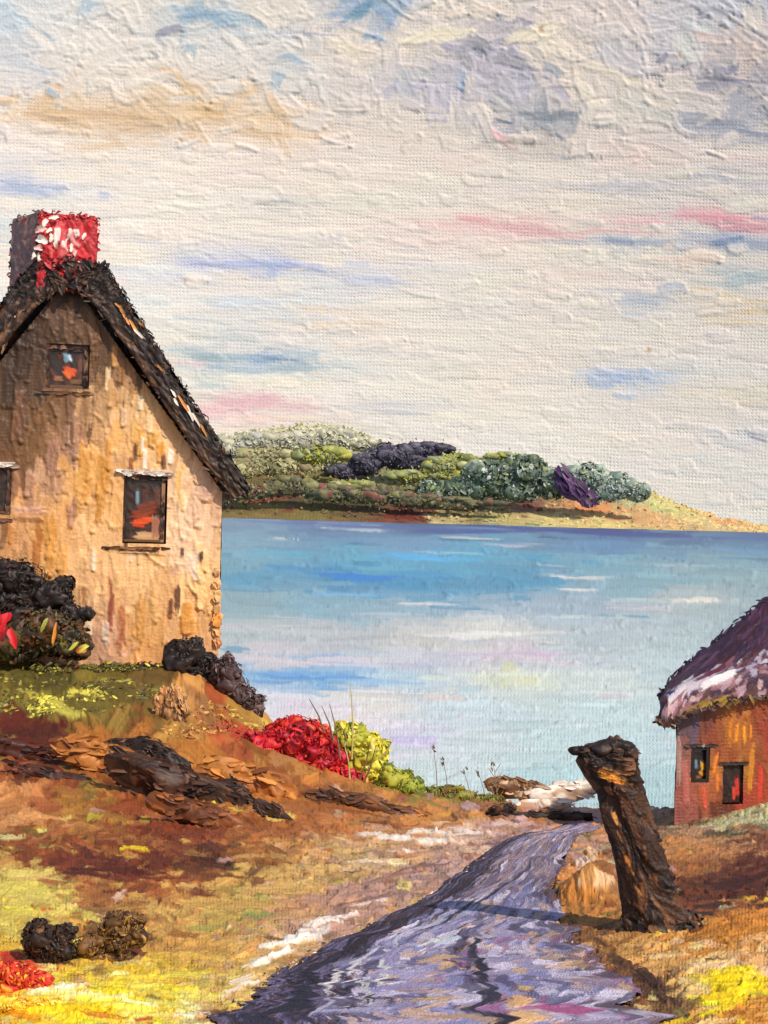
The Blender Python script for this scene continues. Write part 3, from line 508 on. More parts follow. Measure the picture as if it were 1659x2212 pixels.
def make_ground():
    st = 2.7; uu = np.arange(-1120, 1130, st); q = np.arange(1 / 40., 1 / 5.6, .000255); dd = 1 / q[::1]
    H, W = len(dd), len(uu)                     # row 0 is the farthest
    D = dd[:, None] + 0 * uu[None]; Xw = uu[None] / F * D
    Z = gz(Xw, D)
    def g(px, py):
        d = gd(px, py); u, v = UV(px, py); return (u + 1120) / st, (1 / d - q[0]) / .000255
    a = np.array(EARTH, float); pt = np.array([g(x, y) for x, y in a[:, :2]])
    fld = Field(pt, a[:, 2:5], 1., 1.8, 1.9)
    X, Y = np.meshgrid(np.arange(W, dtype=float), np.arange(H, dtype=float))
    cv = Canvas(H, W, fld.grid(X, Y), 31)
    fld.wide = .72
    for k in range(14000):
        x, y = rng.random() * W, rng.random() * H; c = fld.pick(x, y, .8) * rng.normal(1, .17)
        near = 1 / (q[0] + y * .000255)
        lit = x < 250 and y > 280
        slope = -.12 if x > 150 else .1
        cv.stroke(x, y, rng.normal(slope, .35), rng.uniform(6, 30), rng.uniform(2.5, 8), c, rng.uniform(.3, 1.3), .85, rng.uniform(.2, .55), rng.normal(0, 2), .1)
    ac = lin([(196,116,50),(120,70,40),(236,214,150),(226,176,70),(196,140,70),(226,190,140),(84,48,34),(170,84,44),(210,150,80)])
    for k in range(3000):
        x, y = rng.random() * W, rng.random() * H; f0 = fld(x, y)[0]; c = ac[rng.integers(9)]; c = c * .6 + f0 * .4
        if c.sum() > 1.7 * f0.sum(): c = f0 * 1.5
        cv.stroke(x, y, rng.normal(-.12, .45), rng.uniform(5, 22), rng.uniform(1.6, 5), np.clip(c, .01, .9), rng.uniform(.5, 1.8), .85, rng.uniform(.3, .6), rng.normal(0, 2), .12)
    for k in range(5200):        # dry scumble that only catches on the weave
        x, y = rng.random() * W, rng.random() * H; c = fld.pick(x, y, .9) * rng.normal(1.12, .3)
        cv.stroke(x, y, rng.normal(-.1, .5), rng.uniform(10, 34), rng.uniform(5, 13), np.clip(c, .01, .9), rng.uniform(.5, 1.2), .75, rng.uniform(.5, .72), 0, .1)
    def S(px, py, L, B, c, ang=0, th=.8, dry=.28, bend=0):
        x, y = g(px, py); cv.mass(x, y, ang, L / st, B / st, lin(c), th * 1.2, .9, dry + rng.uniform(0, .12), .12)
    for (x, y, L, B, c, ang, th) in [
        # grass with flecks of yellow
        (180,1508,80,14,(226,212,90),.05,1.),(120,1528,70,16,(200,190,84),.3,.9),(150,1545,80,16,(196,184,80),.1,.9),(240,1480,60,10,(150,140,60),.1,.6),(60,1505,60,12,(190,176,70),.3,.8),(590,1560,60,18,(208,190,60),.3,.9),(520,1590,60,20,(184,66,40),-.3,.8),(470,1600,50,14,(190,90,50),.3,.8),
        # bank ledges
        (60,1590,150,44,(92,36,28),.15,.6),(130,1650,200,22,(84,46,34),.12,.8),(60,1640,120,14,(70,38,28),.2,.8),(300,1600,110,30,(176,110,48),-.5,.7),(440,1640,120,60,(178,112,46),.2,.5),(480,1700,160,24,(174,108,46),.15,.6),(640,1730,170,30,(172,106,48),.05,.6),(760,1760,200,20,(146,82,38),.04,.7),(900,1760,220,12,(188,128,64),.02,.7),(820,1785,160,14,(120,62,32),.05,.7),
        (380,1760,120,26,(146,76,38),.25,.7),(470,1770,130,22,(138,72,36),.1,.7),(290,1842,80,15,(240,200,36),.1,1.1),(275,1858,60,12,(196,160,50),.2,.8),(205,1770,50,34,(192,166,54),-1.,.9),(60,1715,46,30,(214,146,88),1.1,.9),(40,1780,60,34,(212,150,92),.4,.9),(150,1720,100,30,(166,108,54),.1,.6),
        (260,1890,260,28,(84,38,28),.03,.7),(330,1905,220,16,(120,52,30),.02,.6),(450,1862,70,12,(60,34,30),.0,1.),(440,1880,170,12,(78,44,32),.03,.9),(480,1900,160,14,(110,66,40),-.05,.8),(560,1860,120,18,(196,146,82),-.1,.7),(180,1895,130,18,(88,40,30),.1,.7),
        (60,1945,150,60,(214,190,98),.2,.6),(90,1905,120,14,(224,188,110),.05,.9),(500,1960,260,50,(200,156,84),-.12,.4),(600,1930,220,40,(204,160,92),-.15,.4),(560,1985,120,26,(146,146,84),-.1,.4),(440,2010,120,26,(176,156,80),-.3,.4),(640,1985,200,26,(198,152,104),-.2,.5),(720,1945,200,34,(186,140,116),-.25,.6),
        # pale verge beside the road
        (830,1815,120,22,(236,218,200),-.06,1.2),(930,1810,130,26,(240,222,206),-.1,1.3),(1010,1800,110,22,(230,204,186),-.1,1.2),(1090,1790,120,16,(222,190,174),-.05,1.),(870,1850,110,14,(238,222,206),-.2,1.2),(800,1868,120,14,(232,204,170),-.15,1.),(720,1880,130,12,(220,180,110),-.12,.9),(1010,1825,150,12,(196,156,136),-.15,1.),(950,1850,120,16,(180,136,120),-.3,1.),(860,1900,150,20,(160,118,104),-.35,1.),(780,1940,140,24,(176,134,120),-.35,1.),
        (600,2050,110,26,(248,236,220),-.4,1.4),(660,2020,120,16,(240,224,210),-.35,1.2),(560,2085,90,20,(246,232,214),-.5,1.4),(520,2125,80,14,(238,216,190),-.5,1.2),(730,1990,120,10,(236,222,214),-.35,1.1),(500,2150,70,18,(226,200,160),-.6,1.),(800,1960,100,8,(230,214,204),-.35,1.),
        (700,2000,150,22,(238,222,208),-.4,1.4),(640,2040,150,26,(246,234,222),-.45,1.5),(580,2080,120,24,(244,230,214),-.5,1.5),(900,1825,220,20,(238,220,204),-.12,1.4),(1000,1808,150,18,(236,212,194),-.1,1.3),(520,2140,100,16,(240,222,200),-.5,1.3),(1090,1830,120,14,(120,90,92),-.3,1.),(930,1880,170,16,(128,96,92),-.4,1.),(800,1950,150,16,(140,106,98),-.45,1.),
        (1255,1930,70,60,(200,128,58),1.3,1.2),(1245,1975,60,40,(178,114,54),1.2,1.1),(1262,1870,60,44,(236,208,180),1.2,1.4),(1280,1850,40,30,(228,190,150),1.3,1.3),(1290,1905,30,80,(222,180,134),1.5,1.2),(1230,1900,24,70,(206,140,76),1.4,1.2),(1270,1900,40,30,(214,150,84),1.2,1.2),
        (1490,1985,120,44,(62,42,34),.05,.9),(1540,1965,110,30,(72,44,34),-.1,.9),(1450,2015,120,18,(74,52,40),.05,.9),(1390,2015,80,20,(84,58,42),.1,.9),
        (840,1832,70,8,(116,124,64),-.2,.7),(780,1850,60,8,(120,128,66),-.3,.7),
        # yellow meadow at the near left
        (250,2165,260,22,(250,222,60),.12,1.1),(180,2200,240,20,(246,204,40),.2,1.1),(150,2140,170,12,(248,236,200),-.2,1.3),(330,2140,190,20,(236,214,90),.06,1.),(260,2132,90,14,(238,206,60),.1,1.),(400,2110,160,22,(220,196,76),-.08,.9),(370,2180,150,20,(232,214,100),.3,.9),(440,2160,110,24,(222,200,90),-.3,.9),(60,2150,150,14,(240,190,60),.0,1.),(30,2190,80,24,(240,170,30),.5,1.),(110,2185,160,8,(196,110,60),.1,1.),(300,2200,190,14,(248,224,110),.15,1.),(330,2075,140,20,(206,166,66),-.1,.8),(420,2075,160,18,(222,176,80),.0,.7),(460,2200,80,26,(120,84,50),-.3,.8),
        (100,1480,170,30,(86,78,34),.0,.9),(200,1530,150,30,(104,92,40),.05,.9),(250,1500,120,30,(92,80,36),.1,.9),(30,1560,120,26,(96,40,30),.1,.8),(100,1600,170,24,(78,36,28),.1,.9),
        (50,1930,150,60,(226,204,96),.2,.8),(40,1975,120,40,(222,204,80),.1,.8),(40,1985,110,34,(212,186,84),.1,.7),(300,2000,120,40,(176,122,66),-.3,.7),(400,2060,160,30,(196,146,76),-.1,.7),(120,2085,120,20,(206,160,70),.2,.9),
        (140,2145,200,14,(250,240,210),-.12,1.6),(180,2160,260,18,(252,236,150),.12,1.6),(230,2150,120,22,(246,214,40),.08,1.5),(160,2180,260,22,(250,206,30),.2,1.5),(300,2178,180,10,(252,240,170),.14,1.5),(120,2170,160,9,(180,90,50),.1,1.2),(420,2200,120,14,(250,244,220),-.2,1.4),(330,2150,160,18,(226,206,80),.1,1.),
        (100,2030,90,60,(84,54,36),.2,.9),(70,2060,60,40,(60,42,32),.3,.9),(240,2030,130,90,(120,82,44),.2,.8),(230,1980,110,30,(150,106,58),.1,.8),(290,2060,60,40,(110,60,40),.4,.8),(120,2090,90,20,(70,46,34),.1,.9),
        (150,2195,280,30,(252,206,30),.16,1.6),(90,2165,150,14,(252,214,40),.1,1.5),(260,2188,260,16,(252,230,90),.16,1.5),(380,2150,150,22,(240,212,60),-.05,1.3),(300,2120,160,18,(236,200,70),-.05,1.2),(220,2205,200,10,(200,104,50),.14,1.2),(60,2205,90,18,(240,150,30),.3,1.4),
        # right of the road; the dark band across the slope is painted shadow
        (1590,1915,190,44,(66,32,24),-.3,.8),(1520,1950,110,30,(84,42,28),-.25,.8),(1640,1880,80,22,(80,40,28),-.35,.8),(1570,1785,180,16,(192,192,150),-.12,.9),(1500,1790,80,12,(150,130,96),-.1,.8),(1600,1775,120,10,(206,204,170),-.1,1.),(1530,1825,170,20,(178,132,86),-.15,.7),(1470,1855,70,30,(186,122,62),-.8,.7),(1600,2020,190,36,(196,126,46),-.1,.6),(1540,2060,170,26,(200,134,62),-.05,.7),(1460,2070,150,16,(226,186,130),.1,1.),(1400,2050,120,14,(214,164,100),.15,1.),(1540,2095,190,12,(232,196,150),.02,1.),
        (1590,2135,180,60,(248,208,24),.05,1.4),(1600,2110,140,30,(250,214,40),.0,1.4),(1560,2165,110,36,(246,204,30),.1,1.3),(1620,2130,80,30,(244,206,50),.0,1.2),(1630,2195,90,24,(206,136,52),-.4,1.),(1590,2195,70,20,(196,120,44),.5,1.),(1650,2105,60,16,(230,180,140),.0,1.),(1480,2130,60,26,(230,196,130),.8,1.),
        (1400,2120,150,36,(74,50,40),.85,1.),(1340,2090,120,30,(96,66,46),.8,1.),(1440,2170,110,28,(84,58,42),.9,1.),(1300,2050,110,26,(120,80,48),.9,.9),(1250,2020,90,30,(104,70,44),1.2,.9),(1470,2200,70,18,(120,110,60),.9,.9),(1230,1930,90,34,(206,132,62),1.3,1.),(1260,1985,80,26,(178,124,64),1.0,.9)]:
        S(x, y, L, B, c, ang, th)
    cv.ridges(1300, (8, 30), (.8, 2.2), -.1, .5)
    cv.blur_h()
    amp = 2.7 / F * D
    ins = inside(Xw, D, ROADPOLY)
    Zs = Z + cv.h * amp * 3.6 * (1 - .85 * ins)
    V = np.stack([Xw, D - cv.h * amp * .8 * (1 - ins), Zs], -1)
    mb = MB()
    for ux in (np.linspace(uu[-1], 2400, 40), np.linspace(-2400, uu[0], 40)):      # the slope goes on to both sides, coarser
        dq_ = dd[::6]; Dx = dq_[:, None] + 0 * ux[None]; Xx = ux[None] / F * Dx; GX, GY = np.meshgrid(np.clip((ux + 1120) / st, 0, W - 1), np.arange(H)[::6].astype(float)); mb.grid(np.stack([Xx, Dx, gz(Xx, Dx)], -1), fld.grid(GX, GY) * rng.normal(1, .1, GX.shape + (1,)))
    mb.grid(V[::1], cv.col, np.stack([X, Y], -1) * st / PITCHP, np.clip(cv.h, 0, 1))
    tag(mb.build('ground', M_gnd), kind='structure')
make_ground()

# ------------------------------------------------------------------ road
def make_road():
    H, W = 420, 330
    k = np.linspace(0, 1, len(rl)); kk = np.linspace(0, 1, H) ** .8
    ed = lambda a: np.stack([np.interp(kk, k, a[:, i]) for i in range(2)], 1)
    A, B = ed(rl), ed(rr_); t = np.linspace(-.02, 1.02, W)[None, :, None]
    jl = (noise2(1, H, 5, 61)[0] - .5) * .04 + (noise2(1, H, 17, 62)[0] - .5) * .08; jr = (noise2(1, H, 5, 63)[0] - .5) * .03 + (noise2(1, H, 15, 64)[0] - .5) * .1
    A, B = A + (B - A) * jl[:, None], B + (B - A) * jr[:, None]
    XY = A[:, None] * (1 - t) + B[:, None] * t
    Z = gz(XY[..., 0], XY[..., 1])
    cv = Canvas(H, W, lin((112, 104, 136)), 41)
    far = [(150,128,140),(128,108,124),(168,140,140),(110,98,120)]; mid = [(152,144,176),(130,126,160),(172,160,186),(192,180,202),(110,106,138),(206,196,214),(90,86,112),(200,168,156),(136,134,178)]
    dark = [(52,48,62),(40,38,52),(66,60,78),(58,46,52),(92,82,108),(84,62,64),(36,34,46),(110,100,126)]; warm = [(186,150,140),(170,130,150),(196,160,120),(160,110,150)]
    for q in range(3600):
        x, y = rng.random() * W, rng.random() * H; f = y / H; tx = x / W
        if f < .3: p = far if rng.random() < .6 else mid
        else: p = mid
        edge = .30 + .06 * math.sin(f * 9) - .12 * max(f - .75, 0) * 4 - .25 * max(.25 - f, 0) * 4
        if tx < edge * (.7 + .6 * rng.random()): p = dark
        if abs(tx - (.60 + .05 * math.sin(f * 9))) < .035 and f > .45: p = dark
        if tx > .93 and rng.random() < .6: p = [(120,90,100),(96,76,84),(140,110,110)]
        if f > .5 and tx > .4 and rng.random() < .16: p = warm
        c = lin(p[rng.integers(len(p))]) * rng.normal(1, .15)
        if p is dark: ang = math.pi / 2 + rng.normal(.0, .4); L = rng.uniform(10, 34); b = rng.uniform(3, 8)
        else: ang = rng.normal(-.1, .55); L = rng.uniform(14, 36); b = rng.uniform(7, 16)
        cv.stroke(x, y, ang, L, b, c, rng.uniform(.3, 1.2), .85, rng.uniform(.2, .5), rng.normal(0, 2), .12)
    for (tx, f, L, b, c, ang) in [(.42,.50,40,5,(214,220,222),-.5),(.50,.49,34,8,(196,206,214),-.3),(.34,.62,70,5,(210,206,206),1.5),(.3,.72,50,5,(200,196,198),1.5),(.36,.40,44,6,(170,176,200),-.5),(.5,.36,40,6,(160,168,196),-.4),(.72,.62,40,9,(150,140,168),0),(.44,.72,60,10,(150,140,176),0),(.32,.82,60,8,(168,160,190),.05),(.3,.9,80,8,(150,146,182),0),(.55,.85,40,8,(182,150,130),0),(.48,.78,40,6,(190,156,120),0),
                                (.82,.83,60,9,(176,96,140),.03),(.78,.90,70,8,(170,84,132),.02),(.68,.86,34,12,(232,184,130),-.3),(.72,.80,30,9,(220,170,120),.3),(.64,.94,60,12,(206,166,176),0),(.88,.88,50,9,(156,140,164),.1),(.78,.97,80,8,(190,150,170),0),(.9,.75,40,10,(150,130,150),.3),(.5,.58,46,7,(196,160,132),0),(.45,.66,40,6,(180,150,150),0),(.68,.72,30,9,(96,88,120),1.5),(.62,.55,40,10,(54,52,66),1.4),(.63,.66,50,11,(48,46,60),1.5),(.62,.78,50,10,(56,54,72),1.6),(.65,.88,40,10,(48,46,62),1.5),
                                (.55,.30,70,7,(52,52,66),-1.0),(.42,.38,60,7,(58,56,72),-.9),(.62,.22,60,6,(70,66,84),-1.),(.2,.3,60,10,(60,44,46),1.5),(.15,.45,70,10,(48,40,46),1.5),(.12,.6,80,12,(44,42,54),1.5),(.14,.75,80,14,(46,46,60),1.6),(.24,.55,60,5,(206,200,204),1.5),(.30,.46,50,5,(190,186,200),1.45),(.2,.66,60,5,(216,206,206),1.55),(.3,.38,50,5,(150,146,176),1.45),(.22,.8,40,5,(170,164,186),1.5),(.35,.56,50,9,(150,140,176),.9),(.4,.65,60,10,(166,156,190),.5),(.5,.92,70,12,(140,134,172),.1),(.42,.88,60,10,(176,164,190),0),(.1,.9,80,14,(52,50,66),1.5)]:
        cv.mass(tx * W, f * H, ang, L * 1.35, b * 1.5, lin(c), 1.1, .8, .34, .1, .2)
    cv.ridges(220, (8, 30), (.6, 1.6), 0, .5)
    cv.blur_h()
    D = XY[..., 1]; V = np.concatenate([XY, (Z + .03 + cv.h * 2.7 / F * D * 1.3)[..., None]], -1)
    X, Y = np.meshgrid(np.arange(W), np.arange(H))
    ex = np.minimum(X, W - 1 - X) / W; keep = (ex > .03 * noise2(H, W, 3, 65) - .01)[:-1, :-1]
    mb = MB(); mb.grid(V, cv.col, np.stack([X, Y], -1) / 2.8, np.clip(cv.h, 0, 1), keep)
    tag(mb.build('road', M_gnd), kind='structure')
    fb = MB(); n = 420; f = rng.random(n) ** .8; i = (f * (H - 1)).astype(int); side = rng.random(n) < .5
    off = rng.normal(0, .045, n); t_ = np.where(side, off, 1 - off); P = A[i] * (1 - t_[:, None]) + B[i] * t_[:, None]
    P = np.concatenate([P, gz(P[:, 0], P[:, 1])[:, None] + .02], 1); sc_ = P[:, 1] / F
    cl_ = pal([(228,212,204,3),(196,170,160,2),(150,116,106,3),(70,54,56,4),(52,46,60,3),(206,160,120,1)], n); cr_ = pal([(120,80,50,4),(84,58,44,4),(178,124,66,3),(60,46,46,2),(206,160,110,1),(150,120,60,1)], n)
    fb.dabs(P, np.tile([0, -.6, .8], (n, 1)) + rng.normal(size=(n, 3)) * .2, np.where(side[:, None], [.8, .3, .3], [.4, 0, .6]) + rng.normal(size=(n, 3)) * .5, rng.uniform(6, 22, n) * sc_, rng.uniform(3, 8, n) * sc_, np.where(side[:, None], cl_, cr_), curl=.2, lip=.3)
    tag(fb.build('road_verge', M_dab), 'ragged earth and stones along both edges of the road', 'verge', None, 'stuff')
make_road()

# ------------------------------------------------------------------ painted panels (walls, doors, frames)
def panel(mb, p00, p10, p11, p01, nx, ny, base, strokes, n, L, B, ang, px_world, keep=None, nrm=None, extra=None, amp=1.1, field=None, seed=0, broken=.5):
    """A flat panel of thick paint between four corners (p00 lower left, p10 lower right ...)."""
    p00, p10, p11, p01 = [np.asarray(p, float) for p in (p00, p10, p11, p01)]
    cv = Canvas(ny, nx, base if np.ndim(base) == 3 else lin(base), 50 + seed)
    for k in range(n):
        x, y = rng.random() * nx, rng.random() * ny
        c = field.pick(x, y, broken) if field is not None else lin(strokes[rng.integers(len(strokes))])
        cv.stroke(x, y, rng.normal(ang, .22), rng.uniform(*L), rng.uniform(*B), c * rng.normal(1, .08), rng.uniform(.3, 1.1), .88, rng.uniform(.2, .5), rng.normal(0, 1.5), .07)
    if extra: extra(cv)
    cv.ridges(int(nx * ny / 150), (8, 30), (.6, 1.8), ang, .35)
    cv.blur_h()
    s = (np.arange(nx) / (nx - 1))[None, :, None]; t = (1 - np.arange(ny) / (ny - 1))[:, None, None]
    V = (p00 * (1 - s) + p10 * s) * (1 - t) + (p01 * (1 - s) + p11 * s) * t
    nv = np.cross(p10 - p00, p01 - p00); nv /= np.linalg.norm(nv)
    V = V + nv * (cv.h * px_world * amp)[..., None]
    X, Y = np.meshgrid(np.arange(nx), np.arange(ny)); sc_ = np.linalg.norm(p10 - p00) / nx / px_world
    mb.grid(V, cv.col, np.stack([X, Y], -1) * sc_ / 2.74, np.clip(cv.h, 0, 1), keep)
def box(mb, o, ax, ay, az, col, jit=.12):
    """Box spanned from o by three edge vectors, faces of 4 x 4 with a slightly uneven skin."""
    o, ax, ay, az = [np.asarray(q, float) for q in (o, ax, ay, az)]
    def face(p, a, b):
        s, t = np.meshgrid(np.linspace(0, 1, 5), np.linspace(0, 1, 5), indexing='ij')
        V = p + s[..., None] * a + t[..., None] * b
        mb.grid(V, np.clip(lin(col) * rng.normal(1, jit, (5, 5, 1)), .003, .9), np.stack([s, t], -1) * 6)
    face(o, az, ax); face(o + ay, ax, az); face(o, ay, az); face(o + ax, az, ay); face(o, ax, ay); face(o + az, ay, ax)

# ------------------------------------------------------------------ cottage
YAW = math.radians(8.5); AX = np.array([math.cos(YAW), math.sin(YAW), 0]); AY = np.array([-math.sin(YAW), math.cos(YAW), 0]); AZ = np.array([0, 0, 1.])
CO = at(470, 1425, 28.2); EY = np.array([0, 0, EYE])
def G(px, py, off=0.):          # where a line of sight meets the gable plane (or one 'off' in front of it), in wall metres
    u, v = UV(px, py); dr = np.array([u / F, 1., v / F]); t = ((CO - AY * off - EY) @ AY) / (dr @ AY); X = EY + dr * t
    return (X - CO) @ AX, X[2] - CO[2]
def gl(x, z, off=0.): return CO + AX * x + AZ * z - AY * off
PXW = 28.2 / F                  # one picture unit on this wall, metres
def make_cottage():
    cx = G(145, 700)[0]; Wd = -2 * cx
    ze = G(490, 1068)[1]; zr = G(145, 600)[1]; z0 = -1.0
    root = thing('thatched_cottage', 'tall ochre cottage with steep dark thatch and red chimney at left', 'cottage', gl(cx, 0))
    st = 2.7 * PXW; nx, ny = int(Wd / st), int((zr - z0) / st)
    def gg(px, py): x, z = G(px, py); return (x + Wd) / st, (zr - z) / st
    notes = [(150,640,66,48,38),(100,700,76,54,42),(200,700,96,70,50),(60,760,66,48,38),(20,700,60,46,38),(30,790,70,52,40),(60,690,58,44,36),(250,760,120,86,60),(40,850,84,60,44),(10,920,92,66,46),(130,880,118,84,56),(150,780,96,68,48),(200,800,110,80,56),(220,860,168,124,82),(290,900,206,160,108),(60,930,118,82,52),(150,950,160,116,88),(220,930,190,140,92),(300,960,206,150,90),(380,980,210,162,116),(430,1040,222,176,138),(20,1000,118,80,52),(100,1040,170,124,92),(160,1060,204,148,90),(200,1000,206,146,76),(230,1080,206,148,84),(390,1090,230,188,146),(430,1100,214,170,136),(460,1080,196,150,116),(40,1120,190,134,84),(120,1140,206,146,84),(200,1160,220,168,112),(300,1220,222,172,116),(260,1200,206,156,104),(400,1180,226,184,150),(440,1180,206,160,116),(100,1200,200,140,74),(30,1180,176,118,70),(180,1230,206,154,102),(250,1290,204,148,96),(300,1300,208,158,104),(360,1290,204,148,94),(420,1240,234,184,122),(450,1300,224,170,112),(440,1350,208,150,90),(390,1330,204,140,70),(330,1350,206,146,80),(250,1360,190,138,110),(200,1340,180,134,104),(220,1400,166,120,96),(300,1400,196,134,74),(440,1400,200,146,96),(-60,1000,140,98,64),(-100,1200,190,134,84),(-150,1300,186,134,90),(-40,800,104,74,54),(100,1300,160,112,74)]  # shade painted brown at upper left, light painted pale at right
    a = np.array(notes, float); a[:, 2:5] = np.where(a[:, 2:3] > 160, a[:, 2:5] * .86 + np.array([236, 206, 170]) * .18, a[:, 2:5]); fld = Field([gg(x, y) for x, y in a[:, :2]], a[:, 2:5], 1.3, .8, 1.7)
    X, Y = np.meshgrid(np.arange(nx, dtype=float), np.arange(ny, dtype=float))
    wins = [(97,745,192,838), (262,1028,358,1170), (-62,1010,24,1108)]
    keep = np.ones((ny - 1, nx - 1), bool)
    xw = -Wd + (X[:-1, :-1] + .5) * st; zw = zr - (Y[:-1, :-1] + .5) * st
    top = ze + (zr - ze) * (1 - np.abs(xw - cx) / (Wd / 2)); keep &= zw < top
    wl = []
    for (x0, y0, x1, y1) in wins:
        xa, zb = G(x0, y1); xb, zt = G(x1, y0); xa2, _ = G(x0, y0)
        xa = (xa + xa2) / 2; wl.append((xa, zb, xb, zt)); keep &= ~((xw > xa) & (xw < xb) & (zw > zb) & (zw < zt))
    def extra(cv):
        def S(px, py, L, B, c, ang=1.57, th=1.2, dry=.22):
            x, y = gg(px, py); cv.mass(x, y, ang, L / 2.7, B / 2.7 * 1.2, lin(c), th * 1.25, .93, dry, .09)
        for (px, py, L, B, c) in [(180,1030,150,26,(208,148,76)),(215,1050,170,20,(196,136,64)),(230,1000,130,18,(198,138,66)),(165,1040,130,18,(214,158,92)),(395,1120,150,22,(236,196,160)),(412,1090,120,26,(222,180,150)),(440,1060,90,24,(206,166,140)),(385,1060,120,14,(226,176,108)),(300,960,70,26,(210,150,64)),(330,940,60,22,(212,156,80)),(290,930,60,16,(216,164,96)),(345,975,60,14,(214,148,60)),
            (310,990,60,9,(240,226,206)),(290,975,46,9,(90,56,44)),(305,960,50,8,(232,216,196)),(365,985,40,12,(238,222,200)),(350,995,36,10,(96,60,48)),(280,1000,44,10,(150,86,52)),(300,870,40,10,(236,212,180)),(265,900,50,12,(214,176,140)),(320,915,50,14,(230,196,150)),(245,770,60,12,(196,140,84)),(260,800,70,14,(150,104,66)),(285,820,80,14,(160,116,76)),(230,820,60,10,(220,186,146)),
            (105,1170,140,26,(206,144,72)),(80,1180,120,16,(186,118,60)),(130,1200,100,22,(212,152,82)),(235,1310,150,12,(150,80,56)),(260,1340,140,14,(176,108,70)),(300,1330,170,22,(204,146,80)),(330,1310,130,16,(214,164,104)),(380,1290,70,12,(96,52,38)),(365,1310,50,10,(110,60,42)),(400,1330,80,26,(206,140,66)),(430,1240,150,30,(240,190,128)),(450,1290,120,16,(232,180,120)),(415,1200,90,16,(236,204,176)),(430,1200,30,10,(60,38,34)),(390,1190,24,8,(66,40,34)),
            (220,1370,60,20,(206,178,160)),(190,1350,50,14,(226,196,164)),(250,1260,90,14,(214,166,110)),(200,1210,60,10,(232,206,174)),(150,1110,80,16,(176,126,96)),(60,1060,90,20,(176,130,102)),(110,1000,120,22,(150,108,86)),(150,960,120,26,(164,124,100)),(30,1050,90,20,(160,112,80)),(20,1150,60,10,(206,134,70)),
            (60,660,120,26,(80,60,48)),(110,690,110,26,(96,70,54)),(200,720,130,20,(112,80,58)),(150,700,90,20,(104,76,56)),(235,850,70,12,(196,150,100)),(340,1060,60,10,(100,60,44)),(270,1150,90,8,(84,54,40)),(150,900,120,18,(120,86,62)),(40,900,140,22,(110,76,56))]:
            S(px, py, L, B, c)
        for (px, py, L, B, c) in [(290,1186,130,7,(110,70,46)),(300,1195,120,5,(66,40,30)),(130,850,100,8,(92,62,44)),(60,1100,80,12,(206,156,130)),(60,1120,70,10,(150,98,56))]: S(px, py, L, B, c, 0.02, .9)
    mb = MB()
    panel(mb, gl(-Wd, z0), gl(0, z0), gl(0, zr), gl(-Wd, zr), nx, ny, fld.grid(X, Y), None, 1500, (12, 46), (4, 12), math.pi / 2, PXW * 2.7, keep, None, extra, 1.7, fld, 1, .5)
    mb.build('gable_wall', M_wall, root)
    dp = 8.5
    for nm, xx in (('side_wall', 0.0), ('side_wall', -Wd)):
        mb = MB(); n = -1 if xx < -1 else 1
        A, B = gl(xx, z0, .0), gl(xx, z0, -dp)
        if n < 0: A, B = B, A
        panel(mb, A, B, B + AZ * (ze - z0), A + AZ * (ze - z0), 60, 60, (196,146,96), [(206,156,104),(190,136,84),(216,170,120)], 120, (8, 24), (3, 7), 1.57, PXW * 2.7)
        mb.build(nm, M_wall, root)
    mb = MB(); col = lin((180,130,84))
    mb.add([gl(-Wd, z0, -dp), gl(0, z0, -dp), gl(0, ze, -dp), gl(cx, zr, -dp), gl(-Wd, ze, -dp)], [[1, 0, 4, 2]], [[2, 4, 3]], col); mb.build('back_wall', M_wall, root)
    # quoins on the seaward corner
    for k, (py, r, c) in enumerate([(1262,9,(226,170,110)),(1288,12,(232,182,120)),(1316,10,(214,160,104)),(1338,13,(226,150,72)),(1364,11,(222,164,104)),(1388,10,(206,146,96)),(1235,8,(206,156,110))]):
        x, z = G(469, py); mb = MB(); s = PXW
        p = gl(x - r * s * .7, z - r * s, .07); box(mb, p, AX * r * 1.3 * s, AY * .22, AZ * r * 2.1 * s, c); 
        n = 5; mb.dabs(np.tile(gl(x, z, .075), (n, 1)) + rng.normal(size=(n, 3)) * .02, np.tile(-AY, (n, 1)) + rng.normal(size=(n, 3)) * .2, np.tile(AZ, (n, 1)) + rng.normal(size=(n, 3)) * .4, r * 1.9 * s, r * 1.3 * s, pal([c + (1,)], n))
        mb.build('quoin', M_dab, root)
    # windows
    for k, (xa, zb, xb, zt) in enumerate(wl):
        w, h = xb - xa, zt - zb
        mb = MB(); fr = (58,40,36) if k else (62,42,36); fwd = .10 if k == 0 else .07
        rec = .10
        box(mb, gl(xa + .003, zb + .003, -.02), AX * fwd, AY * rec, AZ * (h - .006), fr); box(mb, gl(xb - fwd - .003, zb + .003, -.02), AX * fwd, AY * rec, AZ * (h - .006), (96,66,50) if k == 0 else (150,106,80))
        box(mb, gl(xa + fwd, zt - fwd * 1.5, -.022), AX * (w - 2 * fwd), AY * rec, AZ * (fwd * 1.5 - .003), fr); box(mb, gl(xa + fwd, zb + .003, -.022), AX * (w - 2 * fwd), AY * rec, AZ * fwd * .7, (104,72,52))
        n = 26; q = rng.random((n, 2)); ed = rng.integers(0, 3, n)
        P = np.array([gl(xa + (fwd * .5 if e == 0 else w - fwd * .5 if e == 1 else w * q[i, 0]), zt - fwd * .7 if e == 2 else zb + h * q[i, 1], .0) for i, e in enumerate(ed)])
        mb.dabs(P, np.tile(-AY, (n, 1)) + rng.normal(size=(n, 3)) * .15, np.where((ed == 2)[:, None], AX, AZ) + rng.normal(size=(n, 3)) * .15, rng.uniform(.12, .25, n), rng.uniform(.05, .09, n), pal([(58,40,36,3),(40,28,28,2),(92,62,48,2),(120,84,62,1)], n))
